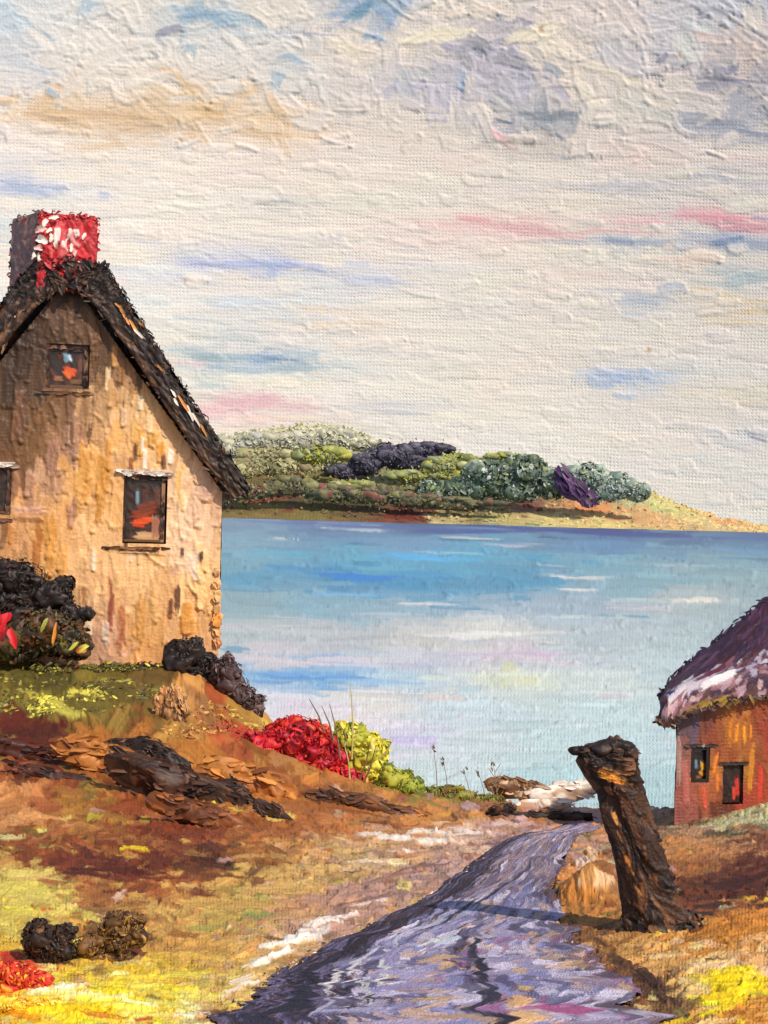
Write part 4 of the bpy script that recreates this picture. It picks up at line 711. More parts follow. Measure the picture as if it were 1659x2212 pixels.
        win = mb.build('window', M_dab, root)
        # panes: dim glass with orange light and a slip of sky colour painted in
        def pex(cv, k=k):
            W_, H_ = cv.W, cv.H
            if k == 0: q = [(.45,.25,14,5,(120,150,165),1.3),(.55,.3,10,3,(170,196,206),1.2),(.55,.58,14,7,(214,84,36),.3),(.5,.66,10,5,(226,104,44),.8),(.3,.75,10,5,(150,100,64),.1),(.8,.45,14,5,(110,70,50),1.5),(.7,.8,12,5,(120,84,60),.0)]
            elif k == 1: q = [(.35,.32,15,3.4,(120,140,158),1.55),(.5,.55,26,9,(140,56,30),-.4),(.6,.45,24,8,(110,50,36),-.3),(.45,.68,20,5,(232,84,34),-.15),(.62,.64,14,4,(214,76,34),-.1),(.4,.74,14,4,(190,66,36),.1),(.6,.9,26,8,(206,160,112),0),(.8,.75,24,9,(160,104,80),1.5),(.15,.85,14,5,(40,30,28),1.5),(.8,.3,20,6,(90,52,40),1.4)]
            else: q = [(.6,.4,20,5,(60,60,66),1.5),(.4,.6,16,5,(90,58,44),0)]
            for (tx, ty, L, b, c, an) in q: cv.stroke(tx * W_, ty * H_, an, L, b, lin(c), 1., .95, .15, 0, .08)
        mb = MB(); panel(mb, gl(xa, zb, -.07), gl(xb, zb, -.07), gl(xb, zt, -.07), gl(xa, zt, -.07), max(int(w / st * 1.1), 12), max(int(h / st * 1.1), 12), (52,36,34), [(50,34,34),(66,42,36),(40,28,30),(84,48,38)], 40, (6, 16), (3, 6), 1.2, PXW * 2.2, None, None, pex, .6, None, 7)
        mb.build('pane', M_glass, win)
        if k:                   # pale lintel
            mb = MB(); xo = .08; box(mb, gl(xa - xo, zt + .005, .05), AX * (w + 2 * xo + (.05 if k == 1 else 0)), AY * .14, AZ * .10, (214,196,182))
            n = 16; P = np.array([gl(xa - xo + (w + 2 * xo) * t, zt + .05 + .02 * rng.normal(), .065) for t in np.linspace(0, 1, n)])
            mb.dabs(P, np.tile(-AY, (n, 1)) + rng.normal(size=(n, 3)) * .2, np.tile(AX, (n, 1)) + rng.normal(size=(n, 3)) * .08, rng.uniform(.14, .3, n), rng.uniform(.05, .1, n), pal([(240,232,224,4),(206,190,180,2),(150,120,104,1)], n)); mb.build('lintel', M_dab, win)
        mb = MB(); zz = zb - (.17 if k else .14); xs = xa - (.3 if k == 1 else .06); ww = w + (.3 if k == 1 else .06); box(mb, gl(xs, zz, .035), AX * ww, AY * .1, AZ * .07, (104,68,46))
        n = 12; P = np.array([gl(xs + ww * t, zz + .05, .05) for t in np.linspace(0, 1, n)]); mb.dabs(P, np.tile(-AY, (n, 1)) + rng.normal(size=(n, 3)) * .2, np.tile(AX, (n, 1)) + rng.normal(size=(n, 3)) * .1, .25, .06, pal([(110,72,48,3),(70,44,34,2),(150,104,70,1)], n)); mb.build('sill', M_dab, win)
    # roof: thick thatch over the gable, flat along the ridge
    oh = .30
    def side(sgn):
        def X(px): return G(px, 800, oh)[0]
        pts = [(542,1062), (470,952), (400,846), (330,738), (268,640), (232,588), (206,570)]
        inn = [(504,1078), (436,993), (353,873), (283,763), (222,680), (172,626), (145,612)]
        o = np.array([G(a, b, oh) for a, b in pts]); i = np.array([G(a, b, oh) for a, b in inn])
        cxo = G(145, 700, oh)[0]
        if sgn < 0: o[:, 0] = 2 * cxo - o[:, 0]; i[:, 0] = 2 * cxo - i[:, 0]
        return o, i
    mb = MB(); cd_ = lin((48,36,32)); vg = MB()
    for sgn in (1, -1):
        o, i = side(sgn); n = len(o)
        Fo = np.array([gl(x, z, oh) for x, z in o]); Fi = np.array([gl(x, z, oh) for x, z in i]); Bo = Fo + AY * (dp + 2 * oh); Bi = Fi + AY * (dp + 2 * oh)
        for a_, b_ in ((Fi, Fo), (Fo, Bo), (Bi, Fi)):
            m = 210; wn = 26 if a_ is not Bi else 8; k = np.linspace(0, n - 1, m); r = lambda q: np.stack([np.interp(k, np.arange(n), q[:, j]) for j in range(3)], 1)
            t = np.linspace(0, 1, wn)[None, :, None]; V = r(a_)[:, None] * (1 - t) + r(b_)[:, None] * t
            cv = Canvas(m, wn, cd_, 140); rp = [(46,35,32,6),(30,25,25,5),(62,46,40,3),(84,58,44,1.2),(140,92,56,.3)]; rin = [(92,64,48,3),(60,44,36,4),(120,84,60,1.5),(44,34,31,3)]
            for q in range(m * wn // 9):
                x, y = rng.random() * wn, rng.random() * m; front = a_ is Fi
                cv.stroke(x, y, rng.normal(1.45, .4), rng.uniform(6, 22), rng.uniform(2, 5), pal(rin if front and x < wn * .3 else rp, 1)[0], rng.uniform(.5, 2.2), .92, rng.uniform(.15, .45), rng.normal(0, 1.5), .14)
            cv.blur_h(); fa = np.array(-AY) if a_ is Fi else np.array([sgn * .7, -.1, .6]); ed_ = np.ones((m, wn)); ed_[:, 0] = ed_[:, -1] = .55
            V = V + fa * (cv.h * ed_ * PXW * 4.0)[..., None] + rng.normal(size=V.shape) * .004
            if a_ is Fi: V = V + (AX * sgn * .75 + AZ * .6) * ((noise2(m, wn, 3, 8 + sgn) - .5) * .16 * np.linspace(0, 1, wn)[None] ** 3)[..., None] 
            if sgn > 0: V = V[::-1]
            mb.grid(V, (cv.col[::-1] if sgn > 0 else cv.col), np.stack(np.meshgrid(np.arange(wn), np.arange(m)), -1) / 2.7, np.clip(cv.h, 0, 1))
        # eave end
        mb.add([Fo[0], Fi[0], Bi[0], Bo[0]], [[0, 1, 2, 3]], None, cd_)
        # straw dabs over the verge
        nd = 420; k = rng.random(nd) * (n - 1); t = rng.random(nd) ** .9 * 1.08 - .06
        r = lambda q: np.stack([np.interp(k, np.arange(n), q[:, j]) for j in range(3)], 1)
        P = r(Fi) * (1 - t[:, None]) + r(Fo) * t[:, None] - AY * .012
        dirv = AX * (.63 * sgn) - AZ * .78
        T = np.tile(dirv, (nd, 1)) + rng.normal(size=(nd, 3)) * .5
        P = P + rng.normal(size=(nd, 3)) * [.03, .012, .03]
        c = pal([(44,33,30,6),(30,24,24,5),(62,46,38,3),(84,60,44,1.2),(150,96,52,.35),(206,170,130,.1)] if sgn > 0 else [(48,36,33,6),(32,25,25,5),(80,50,44,2),(140,74,64,.9),(200,150,130,.3)], nd)
        low = t < .25; c[low] = pal([(84,58,44,3),(110,78,56,2),(56,40,34,3),(140,100,70,1)], low.sum())
        mb.dabs(P, np.tile(-AY, (nd, 1)) + rng.normal(size=(nd, 3)) * .2, T, rng.uniform(.08, .24, nd), rng.uniform(.02, .05, nd), c, curl=.2, lip=.3)
        # ragged outer edge along the slope
        ne = 900; k = rng.random(ne) * (n - 1); P = r2 = np.stack([np.interp(k, np.arange(n), Fo[:, j]) for j in range(3)], 1) + AY * (rng.random((ne, 1)) ** 3 * dp) + rng.normal(size=(ne, 3)) * .03
        mb.dabs(P, np.tile(AX * sgn * .7 + AZ * .6 - AY * .4, (ne, 1)) + rng.normal(size=(ne, 3)) * .5, np.tile(dirv, (ne, 1)) + rng.normal(size=(ne, 3)) * .5, rng.uniform(.08, .18, ne), rng.uniform(.03, .06, ne), pal([(40,30,28,5),(28,23,23,4),(60,46,40,2)], ne), curl=.3, lip=.3)
    # ridge cap
    o, i = side(1); oL, iL = side(-1)
    box(mb, gl(oL[-1][0], o[-1][1] - .1, oh - .01), AX * (o[-1][0] - oL[-1][0]), AY * (dp + 2 * oh - .02), AZ * .12, (50,38,34))
    n = 60; P = np.array([gl(rng.uniform(oL[-2][0], o[-2][0]), o[-1][1] - rng.random() * .55, oh + .03) for _ in range(n)])
    mb.dabs(P, np.tile(-AY, (n, 1)) + rng.normal(size=(n, 3)) * .4, rng.normal(size=(n, 3)) + [.2, 0, -1], rng.uniform(.14, .3, n), rng.uniform(.07, .12, n), pal([(44,34,32,5),(58,44,38,3),(96,50,46,1.5),(30,26,28,3)], n), curl=.3, lip=.3)
    roof = mb.build('roof', M_dab, root)
    # pale straw flecks caught on the verge: (a part of the roof)
    mb = MB(); sp = [(290,708,40,9),(301,722,36,7),(262,668,24,8),(272,690,26,8),(395,870,40,8),(410,890,44,8),(423,905,36,7),(375,850,22,6),(380,868,20,7),(305,700,16,7),(440,930,30,6),(346,795,18,6),(255,660,18,6)]
    P = np.array([gl(*G(a, b, oh + .07), oh + .07) for a, b, _, _ in sp]); n = len(sp)
    cc = pal([(236,222,206,2),(206,140,70,3),(190,120,60,2)], n)
    for i in range(n):
        mb = MB(); mb.dabs(P[i:i+1], -AY[None] + rng.normal(size=(1, 3)) * .15, (AX * .6 - AZ * .8)[None] + rng.normal(size=(1, 3)) * .1, sp[i][2] * PXW, sp[i][3] * PXW * .8, cc[i:i+1], nl=5, nw=4); mb.build('straw_fleck', M_dab, roof)
    # chimney
    zt_, zb_ = G(120, 467)[1], G(120, 600)[1] - .3
    Fp = np.array([G(84, 520)[0], .34]); Rp = np.array([G(212, 520)[0], .10]); Lp = np.array([G(16, 520)[0], -.55])
    def q3(p, z, k=1.0):
        ctr = (Rp + Lp) / 2; p = ctr + (p - ctr) * k; return gl(p[0], z, p[1])
    mb = MB(); Bp = Rp + Lp - Fp
    kb = 1.0; ktp = .97
    def cex(cv):
        for k in range(11):
            cv.stroke(rng.random() * cv.W * .75, rng.random() * cv.H * .7, rng.normal(1.2, .5), rng.uniform(7, 16), rng.uniform(4, 8), lin([(244,226,216),(226,150,150),(250,240,232),(206,90,90)][rng.integers(4)]), 2.4, .85, .3, rng.normal(0, 2), .1)
    panel(mb, q3(Fp, zb_, kb), q3(Rp, zb_, kb), q3(Rp, zt_, ktp), q3(Fp, zt_, ktp), 56, 64, (176,32,40), [(186,34,42),(160,24,34),(206,50,54),(140,22,30),(196,70,76)], 130, (8, 22), (4, 10), 1.0, PXW * 2.7, None, None, cex, 1.7)
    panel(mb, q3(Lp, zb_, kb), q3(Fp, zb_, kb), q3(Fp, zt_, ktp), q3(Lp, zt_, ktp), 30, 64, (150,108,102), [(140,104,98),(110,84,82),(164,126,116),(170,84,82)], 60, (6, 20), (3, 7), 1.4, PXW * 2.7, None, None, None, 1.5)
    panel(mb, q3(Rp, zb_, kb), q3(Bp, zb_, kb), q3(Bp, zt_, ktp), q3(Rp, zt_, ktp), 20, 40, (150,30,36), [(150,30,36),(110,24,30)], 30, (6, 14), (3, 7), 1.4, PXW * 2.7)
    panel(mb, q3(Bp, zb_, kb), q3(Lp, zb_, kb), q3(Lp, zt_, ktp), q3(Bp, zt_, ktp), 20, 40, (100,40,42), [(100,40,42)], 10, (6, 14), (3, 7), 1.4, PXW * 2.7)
    mb.add([q3(Fp, zt_ - .02, ktp), q3(Rp, zt_ - .02, ktp), q3(Bp, zt_ - .02, ktp), q3(Lp, zt_ - .02, ktp)], [[0, 1, 2, 3]], None, lin((90,34,38)))
    ch = mb.build('chimney', M_wall, roof)
    mb = MB(); n = 90; t = rng.random(n); P = np.array([q3(Fp + (Rp - Fp) * a if rng.random() < .72 else Lp + (Fp - Lp) * rng.random(), zt_ + min(rng.normal(-.03, .05), .04), 1.0) for a in t])
    t2 = rng.random(36) * (zt_ - zb_) + zb_; P[:36] = [q3([Rp, Lp, Fp][i % 3], z, 1.0) for i, z in enumerate(t2)]
    mb.dabs(P, np.tile([0, -.8, .6], (n, 1)) + rng.normal(size=(n, 3)) * .4, rng.normal(size=(n, 3)) + AX, rng.uniform(.07, .15, n), rng.uniform(.04, .08, n), np.where((P @ AX)[:, None] > (q3(Fp, 0) @ AX) + .05, pal([(190,36,44,4),(220,110,110,1),(150,26,34,2)], n), pal([(110,84,80,3),(84,64,64,2),(140,70,70,1)], n)), curl=.4, lip=.3)
    n2 = 40; P = np.array([q3(Fp + (Rp - Fp) * rng.random(), G(120, rng.uniform(560, 596))[1], 1.03) - AY * .03 for _ in range(n2)])
    mb.dabs(P, np.tile(-AY, (n2, 1)) + rng.normal(size=(n2, 3)) * .4, rng.normal(size=(n2, 3)), rng.uniform(.12, .24, n2), rng.uniform(.08, .12, n2), pal([(150,28,36,3),(190,60,66,2),(60,40,40,2)], n2), curl=.4, lip=.3)
    # white and pink dabs on the red face
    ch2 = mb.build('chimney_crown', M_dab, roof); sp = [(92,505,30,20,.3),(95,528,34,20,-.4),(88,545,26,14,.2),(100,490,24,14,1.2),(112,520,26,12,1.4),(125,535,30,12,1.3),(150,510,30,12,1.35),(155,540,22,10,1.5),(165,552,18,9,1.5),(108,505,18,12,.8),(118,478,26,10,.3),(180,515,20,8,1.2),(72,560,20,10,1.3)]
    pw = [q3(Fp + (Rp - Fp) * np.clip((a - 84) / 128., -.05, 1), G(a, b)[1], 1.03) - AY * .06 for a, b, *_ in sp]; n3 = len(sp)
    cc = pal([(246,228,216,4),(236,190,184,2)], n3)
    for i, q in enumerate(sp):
        mb = MB(); mb.dabs(np.array(pw[i])[None], -AY[None] + rng.normal(size=(1, 3)) * .3, (AX * math.cos(q[4]) + AZ * math.sin(q[4]))[None], q[2] * PXW * .8, q[3] * PXW * .75, cc[i:i+1], curl=.25, lip=.5, nl=7, nw=5); mb.build('pale_dab', M_dab, roof)
make_cottage()

# ------------------------------------------------------------------ red hut at the right
def make_hut():
    a = math.radians(14); ax = np.array([math.cos(a), math.sin(a), 0]); ay = np.array([-math.sin(a), math.cos(a), 0])
    O = at(1456, 1782, 20.4); s = 20.5 / F
    def H(px, py, off=0.):
        u, v = UV(px, py); dr = np.array([u / F, 1., v / F]); t = ((O - ay * off - EY) @ ay) / (dr @ ay); X = EY + dr * t; return (X - O) @ ax, X[2] - O[2]
    def hl(x, z, off=0.): return O + ax * x + AZ * z - (ay if off > -1 else ay + ax * .62) * off
    L = 4.2; z0 = -.8; zt = H(1480, 1520)[1] + .12; dp = 2.6
    root = thing('red_hut', 'low red hut with sagging purple roof behind the leaning post', 'hut', hl(L / 2, 0))
    notes = [(1480,1560,96,78,92),(1470,1640,150,100,90),(1520,1560,120,66,56),(1580,1570,196,116,44),(1600,1590,206,124,40),(1540,1600,150,70,44),(1640,1570,150,64,40),(1480,1700,176,96,84),(1520,1710,190,100,60),(1545,1660,206,124,50),(1580,1640,160,76,44),(1630,1640,150,80,40),(1640,1700,176,70,44),(1600,1720,180,64,50),(1480,1750,170,100,90),(1560,1750,110,60,44),(1620,1600,170,90,40),(1610,1660,176,120,46),(1760,1600,150,76,50),(1760,1700,150,70,46),(1900,1650,150,76,50)]
    notes = [q[:2] + tuple(int(v * .74 + u_ * .16) for v, u_ in zip(q[2:], (130, 78, 66))) for q in notes]
    st = 2.7 * s; nx, ny = int(L / st), int((zt - z0) / st)
    gg = lambda px, py: (H(px, py)[0] / st, (zt - H(px, py)[1]) / st)
    q = np.array(notes, float); fld = Field([gg(x, y) for x, y in q[:, :2]], q[:, 2:5], 1.3, .8, 1.7)
    X, Y = np.meshgrid(np.arange(nx, dtype=float), np.arange(ny, dtype=float))
    xw = (X[:-1, :-1] + .5) * st; zw = zt - (Y[:-1, :-1] + .5) * st; keep = np.ones(xw.shape, bool); ops = []
    for (x0, y0, x1, y1) in [(1492,1612,1532,1690), (1560,1648,1606,1735)]:
        xa, zb = H(x0, y1); xb, ztp = H(x1, y0); xa = (xa + H(x0, y0)[0]) / 2; ops.append((xa, zb, xb, ztp)); keep &= ~((xw > xa) & (xw < xb) & (zw > zb) & (zw < ztp))
    def ex(cv):
        for (px, py, l, b, c) in [(1590,1580,60,9,(226,140,40)),(1606,1585,50,8,(236,156,44)),(1575,1575,50,8,(206,120,40)),(1620,1580,40,7,(214,126,40)),(1620,1660,120,14,(196,124,40)),(1640,1690,90,12,(200,60,44)),(1543,1650,60,10,(226,130,44)),(1548,1690,50,9,(216,120,44)),(1480,1690,120,16,(180,100,90)),(1520,1720,60,12,(206,84,60)),(1500,1570,110,20,(92,76,96)),(1530,1560,60,16,(110,60,56)),(1590,1715,50,8,(210,60,50)),(1650,1600,110,12,(150,60,44)),(1466,1640,120,12,(160,124,116))]:
            x, y = gg(px, py); cv.stroke(x, y, 1.57 + rng.normal(0, .1), l / 2.7, b / 2.7, lin(c), 1., .9, .3, 0, .1)
    mb = MB(); panel(mb, hl(0, z0), hl(L, z0), hl(L, zt), hl(0, zt), nx, ny, fld.grid(X, Y), None, 600, (8, 28), (3, 7), 1.57, st, keep, None, ex, 1., fld, 3); mb.build('front_wall', M_wall, root)
    mb = MB(); A = hl(0, z0, -dp); B = hl(0, z0); panel(mb, A, B, B + AZ * (zt - z0), A + AZ * (zt - z0), 40, 50, (130,84,80), [(130,84,80),(150,96,84),(104,70,76)], 60, (6, 20), (3, 7), 1.57, st); mb.build('end_wall', M_wall, root)
    mb = MB(); A = hl(L, z0); B = hl(L, z0, -dp); panel(mb, A, B, B + AZ * (zt - z0), A + AZ * (zt - z0), 30, 30, (130,74,60), [(130,74,60)], 30, (6, 20), (3, 7), 1.57, st); mb.build('end_wall', M_wall, root)
    mb = MB(); A = hl(L, z0, -dp); B = hl(0, z0, -dp); panel(mb, A, B, B + AZ * (zt - z0), A + AZ * (zt - z0), 30, 30, (130,74,60), [(130,74,60)], 30, (6, 20), (3, 7), 1.57, st); mb.build('back_wall', M_wall, root)
    # window
    xa, zb, xb, ztp = ops[0]; w, h = xb - xa, ztp - zb; mb = MB(); f = .05
    for (x, z, ww, hh) in [(xa, zb, f, h), (xb - f, zb, f, h), (xa + f, zb, w - 2 * f, f), (xa + f, ztp - f, w - 2 * f, f)]: box(mb, hl(x + .002, z + .002, .012), ax * (ww - .004), ay * .08, AZ * (hh - .004), (40,30,32))
    P = np.array([hl(xa + w * .5 + (t - .5) * w * 1.4, ztp + .02, .03) for t in np.linspace(0, 1, 6)]); mb.dabs(P, np.tile(-ay, (6, 1)) + rng.normal(size=(6, 3)) * .2, np.tile(ax, (6, 1)) + rng.normal(size=(6, 3)) * .1, .13, .05, pal([(60,44,44,2),(150,130,130,1)], 6))
    win = mb.build('window', M_dab, root)
    def pex(cv):
        for (tx, ty, l, b, c, an) in [(.35,.5,12,4,(96,120,150),1.5),(.7,.55,10,5,(214,160,50),1.4),(.65,.75,8,4,(206,140,44),.6),(.5,.85,8,4,(130,80,44),0),(.5,.2,12,5,(34,28,32),0)]: cv.stroke(tx * cv.W, ty * cv.H, an, l, b, lin(c), 1., .95, .15, 0, .1)
    mb = MB(); panel(mb, hl(xa, zb, -.05), hl(xb, zb, -.05), hl(xb, ztp, -.05), hl(xa, ztp, -.05), 20, 34, (40,32,36), [(40,32,36),(54,40,40)], 14, (5, 12), (2, 5), 1.5, st, None, None, pex, .6); mb.build('pane', M_glass, win)
    xa, zb, xb, ztp = ops[1]; w, h = xb - xa, ztp - zb
    def dex(cv):
        for (tx, ty, l, b, c, an) in [(.75,.6,24,5,(190,52,44),1.5),(.6,.75,16,4,(206,70,50),1.5),(.2,.5,30,5,(36,26,28),1.5)]: cv.stroke(tx * cv.W, ty * cv.H, an, l, b, lin(c), 1., .9, .2, 0, .1)
    mb = MB(); panel(mb, hl(xa, zb, -.05), hl(xb, zb, -.05), hl(xb, ztp, -.05), hl(xa, ztp, -.05), 22, 40, (48,34,32), [(48,34,32),(64,42,36),(38,28,30)], 30, (6, 18), (2, 5), 1.5, st, None, None, dex, .8)
    n = 8; P = np.array([hl(xa + w * t, ztp, .015) for t in np.linspace(-.05, 1.05, n)]); mb.dabs(P, np.tile(-ay, (n, 1)), np.tile(ax, (n, 1)) + rng.normal(size=(n, 3)) * .1, .12, .045, pal([(56,38,36,1)], n))
    mb.build('door', M_dab, root)
    # roof: hipped, sagging, thick at the eave
    eav = [(1418,1556),(1440,1566),(1475,1546),(1520,1530),(1570,1518),(1620,1510),(1659,1506),(1760,1494),(1950,1476)]
    mid = [(1424,1520),(1440,1500),(1475,1478),(1520,1462),(1570,1448),(1620,1436),(1659,1430),(1760,1420),(1950,1404)]
    rdg = [(1424,1508),(1446,1470),(1490,1430),(1545,1386),(1600,1340),(1640,1308),(1662,1290),(1760,1236),(1950,1226)]
    dE = np.array([20.1,20.0,20.1,20.2,20.35,20.5,20.6,20.9,21.5]); dM = dE + .12; dR = np.array([20.6,20.8,21.2,21.5,21.8,22.0,22.1,22.5,23.1])
    e = np.array([at(*p, d) for p, d in zip(eav, dE)]); m_ = np.array([at(*p, d) for p, d in zip(mid, dM)]); r_ = np.array([at(*p, d) for p, d in zip(rdg, dR)])
    k = np.linspace(0, 8, 190); up_ = lambda A: np.stack([np.interp(k, np.arange(9), A[:, j]) for j in range(3)], 1)
    E_, M_, R_ = up_(e), up_(m_), up_(r_)
    nt_ = 84; t = np.linspace(0, 1, nt_)[::-1]
    V = np.where((t < .35)[:, None, None], E_[None] + (M_ - E_)[None] * (np.sin(np.clip(t / .35, 0, 1) * np.pi / 2))[:, None, None] - np.array([0, .10, 0]) * np.sin(np.clip(t / .35, 0, 1) * np.pi)[:, None, None], M_[None] + (R_ - M_)[None] * ((t - .35) / .65)[:, None, None])
    cv = Canvas(nt_, 190, lin((66,46,62)), 77)
    for q_ in range(520):
        x, y = rng.random() * 190, rng.random() * nt_; f = 1 - y / nt_
        if f > .45: p = [(64,40,62),(82,50,74),(50,36,56),(96,62,84),(60,34,40)]
        elif f > .2: p = [(176,164,176),(150,140,160),(120,76,84),(80,48,56),(196,186,192),(104,66,78)]
        else: p = [(206,170,176),(180,150,164),(150,104,112),(90,60,66),(66,50,72)]
        if x < 14 and f < .9: p = [(44,46,84),(56,60,96),(70,60,84)]
        cv.stroke(x, y, rng.normal(-.3, .3), rng.uniform(8, 24), rng.uniform(3, 8), lin(p[rng.integers(len(p))]) * rng.normal(1, .1), rng.uniform(.4, 1.2), .88, rng.uniform(.2, .45), rng.normal(0, 2), .1)
    for (x, f, l, b, c, an) in [(32,.24,26,9,(190,178,188),-.3),(50,.3,34,12,(196,188,196),-.2),(62,.26,30,10,(172,160,176),-.3),(76,.22,26,8,(206,200,204),-.3),(90,.24,30,10,(210,204,208),-.2),(25,.34,20,5,(36,44,100),.9),(30,.33,18,4,(40,50,110),.8),(16,.28,14,8,(156,60,76),-.5),(20,.10,24,9,(216,178,182),-.4),(12,.12,16,8,(206,166,172),-.6),(30,.12,20,6,(196,160,170),-.3),(70,.34,26,8,(96,44,56),-.2),(84,.4,24,8,(90,40,50),-.3),(60,.04,40,4,(140,110,44),-.1),(80,.03,40,4,(170,140,50),-.1)]:
        cv.stroke(x, (1 - f) * nt_, an, l, b, lin(c), 1.2, .92, .2, rng.normal(0, 1), .08)
    cv.blur_h(); V = V + np.array([-.1, -.6, .6]) * (cv.h * st * 1.1)[..., None]
    X, Y = np.meshgrid(np.arange(190), np.arange(nt_)); mb = MB(); mb.grid(V, cv.col, np.stack([X, Y], -1) / 2.8, np.clip(cv.h, 0, 1))
    # underside and back slope
    U_ = E_ + np.array([.05, .5, .02])
    Bk = R_ + (R_ - E_) * np.array([.2, 1, 0]); Bk[:, 2] = E_[:, 2]; Bk[:, 1] = R_[:, 1] + 1.6; Bk[:, 0] = R_[:, 0] * Bk[:, 1] / R_[:, 1] + .25; U_[:, 0] = E_[:, 0] * U_[:, 1] / E_[:, 1] + .03; mb.grid(np.stack([Bk, R_]), lin((70,48,64))); mb.grid(np.stack([U_, Bk]), lin((60,46,40))); mb.grid(np.stack([E_, U_]), lin((60,46,40)))
    n = 90; j = rng.integers(0, 150, n); P = R_[j] + rng.normal(size=(n, 3)) * .02
    mb.dabs(P, np.tile([-.5, -.5, .7], (n, 1)) + rng.normal(size=(n, 3)) * .3, (R_[np.minimum(j + 2, 189)] - R_[j]) / .1 + rng.normal(size=(n, 3)) * .3, rng.uniform(.1, .2, n), rng.uniform(.025, .05, n), pal([(60,42,64,3),(48,40,66,3),(84,58,80,2),(40,44,84,1)], n))
    n = 110; j = rng.integers(0, 150, n); P = E_[j] + rng.normal(size=(n, 3)) * .02 + [0, -.01, .01]
    mb.dabs(P, np.tile([0, -1, -.1], (n, 1)) + rng.normal(size=(n, 3)) * .3, (E_[np.minimum(j + 2, 189)] - E_[j]) / .1 + rng.normal(size=(n, 3)) * .2, rng.uniform(.08, .2, n), rng.uniform(.03, .06, n), pal([(66,48,44,3),(90,66,50,2),(150,116,60,1),(120,90,90,2)], n))
    mb.build('roof', M_wall, root)
make_hut()

